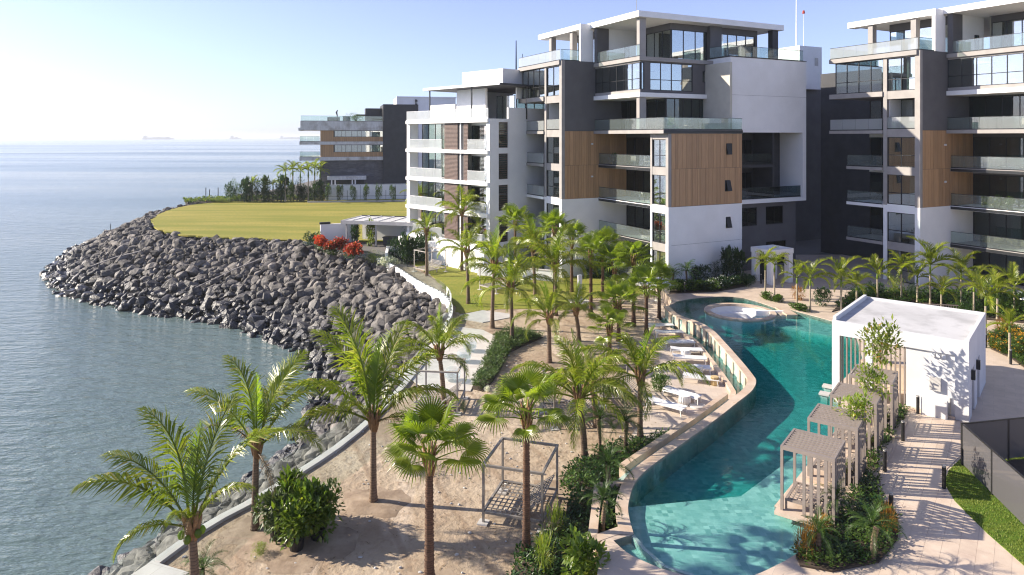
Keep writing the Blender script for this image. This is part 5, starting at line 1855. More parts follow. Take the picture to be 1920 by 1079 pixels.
def coconut(base, crown_z, L, label, seed, nf=13, fr=None, lean=(0, 0), dry=1, group='coconut palms', young=1, r=0.15, nuts=0):
    """coconut palm standing at base; fr lists (azimuth, elevation, length) of leaves when the photo shows them"""
    rg_ = random.Random(seed)
    root = palm_root(base, label, group, 'coconut_palm')
    h = crown_z - base[2]
    trunk(root, h, r, r * 0.74, lean, 'trunk', max(8, int(h / 0.14)), seed=seed, rough=0.035)
    top = Vector((lean[0], lean[1], h))
    # leaf bases and fibre at the head
    bt = MB()
    for q in range(9):
        a = 2.4 * q
        d = Vector((math.cos(a), math.sin(a), 0))
        p0 = top + d * r * 0.45 + Vector((0, 0, -0.28 + 0.03 * q))
        p1 = top + d * (r * 1.35) + Vector((0, 0, 0.20 + 0.03 * q))
        p2 = top + d * (r * 1.9) + Vector((0, 0, 0.48 + 0.03 * q))
        bt.tube([p0, p1, p2], [0.085, 0.075, 0.035], 6)
    bt.build('leaf_bases', M['boot'], root, True)
    for q in range(nuts):
        a = 1.1 * q + 2.5
        nb = MB().tube([(0, 0, -0.13), (0, 0, -0.09), (0, 0, 0.02), (0, 0, 0.10), (0, 0, 0.14)], [0.02, 0.08, 0.11, 0.07, 0.01], 9).build('coconut', M['palm_young'], root, True)
        nb.location = top + Vector((math.cos(a) * 0.28, math.sin(a) * 0.28, -0.02 - 0.05 * (q % 3)))
    leaves = []
    if fr:
        leaves = [(az, el, ln) for az, el, ln in fr]
    else:
        for q in range(nf):
            s = q / max(nf - 1, 1)
            leaves.append((q * 137.5 + rg_.uniform(-22, 22) + seed * 31, 84 - 74 * s ** 0.85 + rg_.uniform(-6, 6), L * rg_.uniform(0.85, 1.1) * (0.86 + 0.14 * math.sin(math.pi * s))))
    for az, el, ln in leaves:
        e = min(ELS, key=lambda x: abs(x - el))
        o = mobj('frond', rg_.choice(COCO[e]), None, root)
        o.location = top + Vector((math.cos(R(az)), math.sin(R(az)), 0)) * r * 0.8 + Vector((0, 0, 0.22 * (el / 90) + 0.05))
        o.rotation_euler = (R(rg_.uniform(-8, 8)), R(-(el - e)), R(az))
        o.scale = (ln, ln, ln)
    for q in range(young):
        o = mobj('spear_leaf', YOUNG[(seed + q) % 2], None, root)
        o.location = top + Vector((0, 0, 0.15))
        o.rotation_euler = (0, 0, rg_.uniform(0, 6.28))
        o.scale = (L * 0.85,) * 3
    for q in range(dry):
        o = mobj('dry_frond', DRY[(seed + q) % 3], None, root)
        o.location = top + Vector((0, 0, 0.02))
        o.rotation_euler = (0, 0, rg_.uniform(0, 6.28))
        o.scale = (L * rg_.uniform(0.5, 0.75),) * 3
    return root


def fanpalm(base, crown_z, rad, label, seed, nf=19, lean=(0, 0), group='fan palms', r=0.15):
    rg_ = random.Random(seed)
    root = palm_root(base, label, group, 'fan_palm')
    h = crown_z - base[2]
    trunk(root, h, r, r * 0.72, lean, 'trunk_fan', max(8, int(h / 0.12)), seed=seed, rough=0.09)
    top = Vector((lean[0], lean[1], h))
    bt = MB()
    for q in range(14):
        a = 2.4 * q
        d = Vector((math.cos(a), math.sin(a), 0))
        z = -0.55 + 0.05 * q
        bt.tube([top + d * r * 0.5 + Vector((0, 0, z)), top + d * r * 1.05 + Vector((0, 0, z + 0.3)), top + d * r * 1.5 + Vector((0, 0, z + 0.55))], [0.05, 0.045, 0.02], 5)
    bt.build('leaf_bases', M['boot'], root, True)
    for q in range(nf):
        s = q / max(nf - 1, 1)
        el = 86 - 78 * s ** 1.2 + rg_.uniform(-10, 10)
        az = q * 137.5 + rg_.uniform(-20, 20) + seed * 47
        e = min(FANE, key=lambda x: abs(x - el))
        o = mobj('fan_leaf', rg_.choice(FANS[e]), None, root)
        o.location = top + Vector((math.cos(R(az)), math.sin(R(az)), 0)) * r * 0.6 + Vector((0, 0, 0.12 - 0.18 * s))
        o.rotation_euler = (R(rg_.uniform(-15, 15)), R(-(el - e)), R(az))
        sc_ = rad * 0.84 * rg_.uniform(0.78, 1.12)
        o.scale = (sc_, sc_, sc_)
    return root


def manila(base, crown_z, L, label, seed, nf=9, group='slender palms on the deck', r=0.075, kind=None):
    rg_ = random.Random(seed)
    root = palm_root(base, label, group, 'feather_palm')
    h = crown_z - base[2]
    trunk(root, h * 0.78, r, r * 0.8, (0, 0), 'trunk_pale', max(8, int(h / 0.13)), seed=seed, rough=0.03)
    MB().tube([(0, 0, h * 0.775), (0, 0, h * 0.85), (0, 0, h + 0.05)], [r * 0.85, r * 1.05, r * 0.45], 9).build('crownshaft', M['palm_young'], root, True)
    for q in range(nf):
        s = q / max(nf - 1, 1)
        el = 80 - 62 * s + rg_.uniform(-6, 6)
        az = q * 137.5 + rg_.uniform(-20, 20) + seed * 53
        e = min(MANI, key=lambda x: abs(x - el))
        o = mobj('frond', rg_.choice(MANI[e]), None, root)
        o.location = (0, 0, h - 0.05)
        o.rotation_euler = (R(rg_.uniform(-10, 10)), 0, R(az))
        l = L * rg_.uniform(0.85, 1.1)
        o.scale = (l, l, l)
    return root


def pygmy(base, crown_z, L, label, seed, nf=18, group='small date palms'):
    rg_ = random.Random(seed)
    root = palm_root(base, label, group, 'date_palm')
    h = crown_z - base[2]
    trunk(root, h, 0.075, 0.085, (rg_.uniform(-0.1, 0.1), rg_.uniform(-0.1, 0.1)), 'trunk', max(6, int(h / 0.1)), seed=seed, rough=0.09)
    for q in range(nf):
        s = q / max(nf - 1, 1)
        el = 78 - 80 * s + rg_.uniform(-6, 6)
        az = q * 137.5 + seed * 53
        e = min(PYGM, key=lambda x: abs(x - el))
        o = mobj('frond', rg_.choice(PYGM[e]), None, root)
        o.location = (0, 0, h)
        o.rotation_euler = (0, 0, R(az))
        l = L * rg_.uniform(0.85, 1.1)
        o.scale = (l, l, l)
    return root


def at_low(px, py):
    return tuple(G(px, py, LOW))


def zc(base, py):
    """height of the point above 'base' that stands at photo row py"""
    return CAM_H - (py - HOR) / FPX * base[1]


def C(px, py_base, py_crown, L, label, seed, z=LOW, **kw):
    b = tuple(G(px, py_base, z))
    rl = random.Random(seed * 7 + 1)
    kw.setdefault('lean', (rl.uniform(-0.25, 0.25), rl.uniform(-0.2, 0.2)))
    return coconut(b, zc(b, py_crown), L, label, seed, **kw)


def F(px, py_base, py_crown, rad, label, seed, z=LOW, **kw):
    b = tuple(G(px, py_base, z))
    return fanpalm(b, zc(b, py_crown), rad, label, seed, **kw)


# the near coconut palms carry the leaves the photo shows
C(366, 1150, 995, 3.3, 'bent coconut palm nearest the sea at the bottom left', 1, young=1, dry=1, nuts=5, r=0.15, lean=(-0.1, 0),
  fr=[(186, 50, 3.8), (176, 64, 3.5), (150, 76, 3.9), (75, 80, 3.7), (25, 68, 3.5), (205, 26, 2.3), (345, 62, 2.4), (280, 60, 1.9)])
C(478, 995, 845, 3.2, 'coconut palm with some brown leaves beside the potted shrubs', 2, young=1, dry=4, r=0.135, lean=(0.05, 0),
  fr=[(170, 62, 3.4), (140, 76, 3.6), (60, 74, 3.7), (20, 60, 3.6), (345, 42, 3.0), (40, 80, 3.3), (300, 58, 2.2)])
C(700, 942, 796, 3.6, 'tall fronded coconut palm on the sand beside the sea wall', 3, young=2, dry=1, r=0.14, lean=(0, 0),
  fr=[(165, 74, 4.3), (150, 84, 4.6), (60, 76, 4.2), (30, 62, 3.7), (185, 50, 3.9), (200, 34, 3.4), (10, 44, 3.5), (330, 58, 2.8), (355, 22, 2.6), (240, 58, 2.3)])
F(805, 1104, 862, 0.98, 'fan palm with dark trunk at the bottom centre of the sand', 4, r=0.16)
F(987, 1042, 785, 0.92, 'fan palm in front of the nearest steel daybed', 5, nf=18, r=0.14)
C(1096, 864, 752, 3.4, 'coconut palm at the edge of the planting between the two steel daybeds', 6, nf=15, r=0.15)
C(1200, 832, 712, 3.1, 'coconut palm in front of the sun loungers', 7, nf=13, r=0.14)
C(832, 765, 668, 3.0, 'coconut palm beside the clear tub chairs', 8, nf=13, r=0.14)
C(1030, 682, 602, 2.7, 'short coconut palm in the middle of the sand', 9, nf=11, young=2)
C(960, 642, 545, 3.6, 'coconut palm standing in the low green hedge', 10, nf=14)
C(923, 617, 500, 3.4, 'slim coconut palm at the corner of the sand beside the hedge', 11, nf=12)
C(878, 570, 478, 3.2, 'coconut palm on the lawn nearest the glass balustrade', 12, nf=12)
C(1042, 592, 505, 4.1, 'large coconut palm on the far lawn in front of the white wall', 13, nf=16)
F(1108, 598, 482, 0.98, 'fan palm beside the shower column', 14, nf=15)
F(1152, 604, 505, 1.08, 'fan palm right of the shower column in the palm clump', 15)
F(1188, 612, 490, 1.05, 'tallest fan palm of the clump beside the white corner', 16)
F(1212, 628, 548, 1.05, 'fan palm nearest the loungers in the palm clump', 17)
F(1160, 640, 575, 1.0, 'low spreading fan palm in front of the palm clump', 18, nf=15)
F(1143, 692, 620, 0.85, 'fan palm with short trunk between the sand and the loungers', 19, nf=12)
C(866, 508, 402, 3.6, 'coconut palm beside the hedge in front of the white framed block', 20, nf=14)
C(800, 518, 438, 2.6, 'coconut palm among the posts of the lawn daybed', 21, nf=10)
C(790, 462, 372, 2.9, 'leftmost coconut palm in front of the white framed block', 22, nf=14, z=-0.5)
C(826, 470, 385, 3.0, 'middle coconut palm in front of the white framed block', 23, nf=14, z=-0.5)
F(1040, 575, 436, 1.05, 'fan palm against the white wall behind the coconut palms', 24)
F(966, 530, 424, 1.2, 'fan palm half hidden behind the lawn coconut palms', 25)
C(905, 500, 430, 3.0, 'coconut palm behind the lawn near the low white wall', 26, nf=12)

C(1003, 560, 470, 3.4, 'coconut palm squeezed between larger ones on the far lawn', 27, nf=13)
F(1072, 548, 455, 1.1, 'fan palm rising behind the shower column', 28)
F(1130, 560, 470, 1.15, 'fan palm in the clump under the nearer block balconies', 29)
F(1236, 600, 535, 0.95, 'small fan palm at the far end of the loungers', 30, nf=12)
C(1085, 640, 585, 2.4, 'short coconut palm on the sand left of the palm clump', 44, nf=11)
C(1118, 800, 728, 2.5, 'short coconut palm behind the planting by the steel daybed', 45, nf=11)
# slender palms on the deck
def S(px, pb, pc, L, label, seed, z=0.0, **kw):
    b = tuple(G(px, pb, z))
    return manila(b, zc(b, pc), L, label, seed, **kw)


S(1435, 558, 492, 1.75, 'left one of the pair of slender palms behind the sunken lounge', 31)
S(1452, 562, 496, 1.75, 'right one of the pair of slender palms behind the sunken lounge', 32)
S(1494, 574, 520, 1.7, 'slender palm beside the orange crotons on the deck', 33)
S(1519, 584, 522, 1.9, 'slender palm at the far corner of the pool', 34)
S(1577, 586, 524, 2.2, 'slender palm directly left of the pavilion roof', 35)
S(1606, 580, 535, 1.9, 'slender palm behind the left end of the pavilion', 36)
S(1690, 566, 500, 1.8, 'slender palm in front of the glass corner of the far right block', 37)
S(1744, 574, 495, 2.5, 'tallest slender palm behind the pavilion', 38, nf=12)
S(1765, 578, 545, 1.7, 'short slender palm tucked behind the pavilion roof edge', 39)
S(1802, 575, 510, 2.2, 'slender palm beside the picket railing behind the pavilion', 40)
S(1848, 640, 555, 2.1, 'slender palm at the right rear corner of the pavilion', 41)
S(1902, 590, 535, 2.4, 'slender palm farthest right behind the flower bed', 42)
S(1893, 672, 610, 1.6, 'slender palm in the yellow flower bed', 43)

S(1645, 565, 512, 2.0, 'slender palm in front of the shaded ground floor of the right block', 46)
S(1720, 568, 520, 1.9, 'slender palm left of the tallest one behind the pavilion', 47)
S(1826, 592, 535, 2.0, 'slender palm over the right end of the picket railing', 48)
S(1870, 600, 548, 2.1, 'slender palm between the pavilion corner and the far right palm', 49)


def Pg(px, pb, pc, L, label, seed, z=0.0):
    b = tuple(G(px, pb, z))
    return pygmy(b, zc(b, pc), L, label, seed)


Pg(1142, 950, 872, 1.15, 'small date palm in the dark planting left of the pool', 51, z=LOW)
Pg(1130, 1000, 938, 0.95, 'small leaning date palm in the poolside planter box', 52, z=-0.4)
Pg(1535, 1045, 998, 0.85, 'small date palm at the left of the near planting island', 53)
Pg(1636, 1050, 985, 0.95, 'small date palm at the middle of the near planting island', 54)
Pg(1568, 985, 935, 0.8, 'small date palm in front of the nearest cabana', 55)
Pg(1172, 855, 790, 1.2, 'small date palm in the planting below the loungers', 56, z=LOW)
Pg(1125, 850, 785, 1.1, 'small date palm behind the coconut trunk in the planting', 57, z=LOW)
Pg(1262, 534, 514, 1.0, 'small date palm at the foot of the white wall corner', 58)
Pg(1288, 540, 508, 1.4, 'bushy date palm under the white wall', 59)
Pg(380, 1110, 1068, 0.9, 'small bright palm tuft at the foot of the bottom left palm', 60, z=LOW)

# far palms beside the brown banded block
for k, (px, pc) in enumerate(((535, 322), (549, 317), (563, 322), (578, 320), (590, 316), (600, 322))):
    y = 138 + (k % 3) * 2.5
    manila(((px - 960) / FPX * y, y, -0.1), CAM_H - (pc - HOR) / FPX * y, 2.7, ('leftmost', 'second', 'third', 'fourth', 'fifth', 'rightmost')[k] + ' of six far palms beside the brown banded block', 70 + k, group='far palms', r=0.16)
for k, (px, pc) in enumerate(((473, 345), (512, 347), (527, 343))):
    y = 139.0
    manila(((px - 960) / FPX * y, y, -0.1), CAM_H - (pc - HOR) / FPX * y, 2.2, ('leftmost', 'middle', 'rightmost')[k] + ' of three low palms rising from the far hedge', 80 + k, group='low far palms', r=0.13)


# ---------------------------------------------------------------- shrubs
def leaf(mb, c, d, n, l, w):
    """one folded leaf: two faces"""
    s = d.cross(n)
    if s.length < 0.05:
        s = d.cross(Vector((1, 0.2, 0)))
    s.normalize()
    up = s.cross(d)
    m = c + d * l * 0.45
    mb.add([tuple(c), tuple(m + s * w * 0.5 + up * w * 0.12), tuple(c + d * l), tuple(m - s * w * 0.5 + up * w * 0.12)], [(0, 1, 2, 3)])


def bush_mesh(seed, n, l, w, lumps=7, droop=0.0, flat=0.25):
    """unit-sized shrub: leaves spread over several lumps so that gaps and dark hollows remain"""
    rg_ = random.Random(seed)
    mb = MB()
    cs = []
    for q in range(lumps):
        a = rg_.uniform(0, 6.28)
        rr = rg_.uniform(0.1, 0.62)
        cs.append((Vector((math.cos(a) * rr, math.sin(a) * rr, rg_.uniform(0.3, 0.75))), rg_.uniform(0.28, 0.45)))
    for q in range(n):
        c, r = rg_.choice(cs)
        d = Vector((rg_.gauss(0, 1), rg_.gauss(0, 1), rg_.gauss(0.2, 1))).normalized()
        p = c + d * r * rg_.uniform(0.55, 1.05)
        if p.z < 0.02:
            p.z = rg_.uniform(0.02, 0.25)
        ld = (d + Vector((rg_.gauss(0, 0.6), rg_.gauss(0, 0.6), rg_.gauss(0.1, 0.5) - droop))).normalized()
        leaf(mb, p, ld, Vector((0, 0, 1)), l * rg_.uniform(0.7, 1.25), w * rg_.uniform(0.75, 1.2))
    # a few stems
    for q in range(5):
        c, r = cs[q % len(cs)]
        mb.tube([(0, 0, 0), tuple(c * 0.6), tuple(c)], [0.018, 0.012, 0.006], 4, cap=False)
    return mb


BUSH = {}
for key, args in {'round': (1, 1100, 0.14, 0.075, 8), 'broad': (2, 620, 0.22, 0.14, 7), 'fine': (3, 1500, 0.09, 0.035, 9), 'spiky': (4, 300, 0.55, 0.055, 4), 'airy': (5, 420, 0.12, 0.06, 8), 'sapling': (6, 520, 0.17, 0.10, 9)}.items():
    BUSH[key] = [bush_mesh(args[0] * 10 + v, *args[1:]) for v in range(3)]
_bm = {}


def bush_me(key, v, mat):
    k = (key, v, mat)
    if k not in _bm:
        me = BUSH[key][v].mesh('shrub_leaves')
        me.materials.append(M[mat])
        _bm[k] = me
    return _bm[k]


_q = [0]


def shrub(loc, size, key, mat, label, cat='shrub', group=None, flowers=None, pot=False, name='shrub'):
    _q[0] += 1
    rz = _q[0] * 1.7
    r = empty(name, loc, rz, label, cat, group)
    z0 = 0.0
    if pot:
        MB().tube([(0, 0, 0), (0, 0, 0.05), (0, 0, 0.42)], [0.2, 0.22, 0.27], 14).build('pot', M['black'], r)
        MB().cyl(0, 0, 0.36, 0.425, 0.25, n=14).build('soil', M['soil'], r)
        z0 = 0.22
    o = mobj('foliage', bush_me(key, _q[0] % 3, mat), None, r)
    o.scale = size
    o.location = (0, 0, z0)
    if flowers:
        f = MB()
        rg_ = random.Random(_q[0])
        src = BUSH[key][_q[0] % 3]
        for q in range(flowers[1]):
            v = Vector(src.v[rg_.randrange(len(src.v) // 2)])
            if v.z < 0.35:
                continue
            v = Vector((v.x * size[0], v.y * size[1], v.z * size[2])) * 1.04
            for t in range(3):
                leaf(f, v, Vector((rg_.gauss(0, 1), rg_.gauss(0, 1), rg_.gauss(0.5, 1))).normalized(), Vector((0, 0, 1)), flowers[2], flowers[2] * 0.8)
        ff = f.build('flowers', M[flowers[0]], r)
        tag(ff, kind='stuff')
        ff.location = (0, 0, z0)
    return r


ORD = ['first', 'second', 'third', 'fourth', 'fifth', 'sixth', 'seventh', 'eighth', 'ninth', 'tenth', 'eleventh', 'twelfth', 'thirteenth', 'fourteenth', 'fifteenth']


def gp(px, py, z=0.0):
    return tuple(G(px, py, z))


# potted shrubs on the sand
for k, (px, py, s, key, mt, lab) in enumerate(((520, 1012, (0.95, 0.95, 1.25), 'broad', 'leaf_grey', 'leftmost potted shrub of the clump on the sand'), (556, 1032, (0.95, 0.95, 1.2), 'broad', 'leaf_bright', 'front potted shrub of the clump on the sand'),
                                     (596, 1012, (0.95, 0.95, 1.25), 'broad', 'leaf_bright', 'right potted shrub of the clump on the sand'), (545, 985, (1.0, 1.0, 1.45), 'broad', 'leaf_bright', 'back potted shrub with yellow tips in the clump on the sand'),
                                     (602, 985, (0.95, 0.95, 1.4), 'round', 'leaf', 'dark back potted shrub of the clump on the sand'), (570, 1000, (1.0, 1.0, 1.5), 'broad', 'leaf_bright', 'tall potted shrub in the middle of the clump on the sand'))):
    shrub(gp(px, py, LOW), s, key, mt, lab, group='potted shrubs on the sand', pot=True)
shrub(gp(485, 1040, LOW), (0.4, 0.4, 0.4), 'fine', 'leaf_lime', 'tiny grass tuft beside the potted shrubs')
shrub(gp(1238, 736, LOW), (0.85, 0.85, 1.05), 'round', 'leaf', 'round dark green bush beside the sun loungers')
shrub(gp(1098, 1090, LOW + 0.2), (1.0, 1.0, 1.25), 'broad', 'leaf_bright', 'glossy round leaved bush at the bottom edge beside the pool')
shrub(gp(1045, 1010, LOW), (0.5, 0.5, 0.95), 'spiky', 'leaf_lime', 'yellow green spiky plant beside the steel daybed')
shrub(gp(1020, 1075, LOW), (0.5, 0.5, 1.1), 'spiky', 'leaf_lime', 'upright yellow leaved plant at the foot of the fan palm')
shrub(gp(760, 880, LOW), (0.9, 0.8, 0.7), 'fine', 'leaf_grey', 'grey green low bush behind the bottom centre fan palm')
shrub(gp(915, 735, LOW), (0.3, 0.3, 0.35), 'fine', 'flower_white', 'small white flowering clump at the tip of the low hedge')
shrub(gp(868, 770, LOW), (0.55, 0.4, 0.5), 'fine', 'leaf_grey', 'dry clump under the pale timber daybed')
shrub(gp(895, 575, LOW), (0.7, 0.6, 1.0), 'airy', 'leaf_lime', 'airy lime shrub at the lawn corner beside a coconut trunk')
# red flowering bushes above the boulders
for k, (px, py, s) in enumerate(((602, 468, (1.4, 1.2, 1.5)), (632, 476, (1.7, 1.3, 1.7)), (664, 485, (1.8, 1.3, 1.6)))):
    shrub(gp(px, py, -0.4), s, 'round', 'leaf', ('leftmost', 'middle', 'rightmost')[k] + ' red flowering bush above the boulders', flowers=('flower_red', 520, 0.24), group='red flowering bushes')
shrub(gp(586, 462, -0.3), (1.3, 1.2, 1.7), 'round', 'leaf_dark', 'dark bush at the left end of the red flowers')
shrub(gp(700, 492, -0.7), (2.0, 1.2, 1.1), 'fine', 'leaf_lime', 'lime green groundcover bush beside the red flowers')
shrub(gp(720, 502, -0.9), (1.3, 1.0, 0.9), 'fine', 'leaf_grey', 'pale bush where the glass balustrade begins', flowers=('flower_white', 160, 0.14))
shrub(gp(694, 463, -0.2), (0.9, 0.9, 2.6), 'broad', 'leaf_lime', 'lime leaved potted tree in front of the garden canopy', pot=True)
shrub(gp(665, 458, -0.2), (1.0, 0.9, 2.0), 'broad', 'leaf_dark', 'dark shrub against the free standing white wall')
shrub(gp(770, 458, -0.4), (1.5, 1.2, 2.6), 'airy', 'leaf_silver', 'silvery shrub between the canopy and the hedge')
shrub(gp(858, 500, LOW), (1.3, 1.0, 2.4), 'airy', 'leaf_silver', 'silvery shrub at the right end of the hedge')
# hedge around the garden lawn
hd = [(745, 494), (758, 496), (772, 494), (786, 490), (800, 488), (815, 486), (830, 485), (843, 484)]
hn = ['first', 'second', 'third', 'fourth', 'fifth', 'sixth', 'seventh', 'eighth']
for k, (px, py) in enumerate(hd):
    shrub(gp(px, py, LOW), (1.6, 1.3, 2.8 + 0.3 * (k % 3)), 'round', 'leaf_dark', hn[k] + ' bush from the left in the dark hedge behind the lawn daybed', group='hedge behind the lawn')
hb = [(805, 470), (825, 472), (845, 474), (880, 480), (900, 485), (925, 490), (950, 495), (975, 500), (1000, 505), (1020, 508), (1058, 505), (1085, 512), (1112, 520), (1140, 526), (1170, 530)]
for k, (px, py) in enumerate(hb):
    shrub(gp(px, py, LOW), (1.5, 1.3, 2.6 if k < 9 else 1.8), ('round', 'broad', 'fine')[k % 3], ('leaf', 'leaf_dark', 'leaf')[k % 3], ORD[k] + ' garden shrub from the left in the row along the buildings', group='shrubs along the buildings')
# shrubs under the white wall
for k, (px, py, s, key, mt) in enumerate(((1275, 545, (1.3, 0.8, 0.8), 'broad', 'leaf'), (1305, 546, (1.3, 0.8, 0.8), 'broad', 'leaf'), (1335, 543, (1.3, 0.8, 0.9), 'round', 'leaf'), (1365, 540, (1.4, 0.9, 1.0), 'round', 'leaf_dark'), (1318, 532, (1.3, 1.0, 1.7), 'round', 'leaf_dark'),
                                          (1345, 528, (1.3, 1.0, 1.6), 'fine', 'leaf_dark'), (1395, 535, (1.4, 1.0, 1.0), 'fine', 'leaf_dark'), (1362, 528, (0.9, 0.9, 2.6), 'broad', 'leaf_dark'), (1385, 524, (1.0, 0.9, 2.4), 'broad', 'leaf_dark'), (1404, 530, (0.8, 0.7, 0.7), 'fine', 'leaf_dark'), (1412, 528, (0.6, 0.6, 0.6), 'fine', 'leaf_dark'))):
    shrub(gp(px, py), s, key, mt, ORD[k] + ' shrub from the left under the shaded white wall', group='shrubs under the white wall', flowers=('flower_white', 60, 0.12) if k in (2, 3) else None)
# deck plants
shrub(gp(1440, 562), (0.9, 0.7, 0.5), 'broad', 'leaf', 'low plants round the left slender palm trunk')
shrub(gp(1458, 566), (0.8, 0.6, 0.5), 'broad', 'leaf', 'low plants round the right slender palm trunk')
shrub(gp(1498, 562), (0.8, 0.7, 0.9), 'spiky', 'croton', 'orange and yellow croton clump on the deck')
shrub(gp(1540, 572), (1.0, 0.9, 1.3), 'round', 'leaf_dark', 'dark rounded bush beside the orange crotons')
shrub(gp(1500, 582), (1.3, 0.6, 0.45), 'broad', 'leaf', 'low green plants at the far pool corner')
for k, (px, py, s, key, mt) in enumerate(((1640, 560, (1.4, 1.0, 1.3), 'round', 'leaf_dark'), (1680, 558, (1.0, 0.8, 1.8), 'airy', 'leaf_lime'), (1715, 562, (1.5, 1.0, 1.2), 'fine', 'leaf_dark'), (1770, 572, (1.5, 1.0, 1.2), 'fine', 'leaf_dark'), (1815, 590, (1.4, 1.0, 1.1), 'fine', 'leaf_dark'),
                                          (1865, 580, (1.8, 1.2, 1.6), 'fine', 'leaf'), (1910, 590, (1.8, 1.2, 1.6), 'round', 'leaf'), (1600, 562, (1.4, 1.0, 0.9), 'fine', 'leaf_dark'))):
    shrub(gp(px, py), s, key, mt, ORD[k] + ' shrub from the left in the bed behind the pavilion', group='shrubs behind the pavilion')
for k, (px, py) in enumerate(((1868, 655), (1885, 662), (1905, 668), (1872, 640), (1912, 652))):
    shrub(gp(px, py), (0.75, 0.6, 0.6), 'round', 'leaf', ('front left', 'front middle', 'front right', 'back left', 'back right')[k] + ' yellow flowering bush in the bed at the right', flowers=('flower_yellow', 45, 0.08), group='yellow flowering bushes')
shrub(gp(1882, 622), (0.7, 0.7, 0.8), 'spiky', 'croton', 'orange spiky croton behind the flower bed')
# far garden by the lawn
far_rng = random.Random(5)
fh = [(432, 379), (445, 378), (458, 379), (470, 378), (482, 379), (495, 378), (507, 379), (520, 378), (532, 378), (545, 378), (557, 378), (568, 378), (580, 377), (590, 377), (600, 377)]
for k, (px, py) in enumerate(fh):
    shrub(gp(px, py), (1.9, 1.5, far_rng.uniform(2.4, 4.6)), ('round', 'fine', 'broad')[k % 3], ('leaf_dark', 'leaf', 'leaf_dark', 'leaf_dark')[k % 4], ORD[k] + ' bush from the left in the far hedge beside the lawn', group='far hedge bushes')
for k, px in enumerate((405, 415, 425)):
    shrub(gp(px, 380), (1.8, 1.2, 0.9), 'fine', 'leaf_lime', ('left', 'middle', 'right')[k] + ' low lime bush at the seaward end of the far hedge', group='low lime bushes')
for k, px in enumerate((615, 637, 661, 686, 710, 735)):
    t = empty('conical_shrub', gp(px, 378.5), 0, ('leftmost', 'second', 'third', 'fourth', 'fifth', 'rightmost')[k] + ' of six small conical trees along the lawn fence', 'tree', 'conical trees along the fence')
    MB().cyl(0, 0, 0, 0.6, 0.06, n=6).build('trunk', M['trunk'], t)
    o = mobj('crown', bush_me('round', k % 3, 'leaf'), None, t)
    o.scale = (0.85, 0.85, 3.1); o.location = (0, 0, 0.3)
# vines on the far white wall
shrub((-35.5, 140.6, 2.0), (4.5, 0.6, 1.0), 'fine', 'leaf', 'green creeper hanging on top of the long white wall')
shrub((-33, 146, 16.3), (2.6, 1.0, 1.6), 'fine', 'leaf', 'roof garden plants on the brown banded block')


# ---- small trees between the cabanas
def sapling(px, py, h, crown, mat, label, seed, z=0.1):
    b = gp(px, py, z)
    r = empty('sapling', b, seed, label, 'tree', 'saplings between the cabanas')
    rg_ = random.Random(seed)
    tb = MB().tube([(0, 0, 0), (0.05, 0.03, h * 0.4), (0, 0.1, h * 0.75), (0.05, 0.05, h)], [0.03, 0.024, 0.016, 0.006], 6)
    for q in range(7):
        a = q * 2.4
        z0 = h * (0.5 + 0.06 * q)
        tb.tube([(0.02, 0.06, z0), (math.cos(a) * crown * 0.4, math.sin(a) * crown * 0.4, z0 + 0.2), (math.cos(a) * crown * 0.75, math.sin(a) * crown * 0.75, z0 + 0.32)], [0.014, 0.009, 0.004], 4)
    tb.build('trunk', M['trunk_pale'], r)
    o = mobj('crown', bush_me('sapling', seed % 3, mat), None, r)
    o.scale = (crown * 1.3, crown * 1.3, h * 0.42); o.location = (0, 0, h * 0.6)
    MB().tube([(0, 0, -0.1), (0, 0, 0.42)], [0.17, 0.23], 12).build('pot', M['black'], r)


sapling(1609, 886, 3.0, 0.66, 'leaf_lime', 'lime leaved sapling between the first and second cabanas', 1)
sapling(1640, 832, 3.2, 0.68, 'leaf_lime', 'lime leaved sapling between the second and third cabanas', 2)
sapling(1650, 777, 4.2, 0.95, 'leaf_orange', 'orange tipped sapling in front of the pavilion slats', 3)
for k, (px, py) in enumerate(((1586, 905), (1628, 850), (1662, 800))):
    shrub(gp(px, py, 0.1), (0.35, 0.35, 0.6), 'fine', 'leaf_lime', ('nearest', 'middle', 'farthest')[k] + ' potted fern behind the cabanas', pot=True, group='potted ferns by the cabanas')


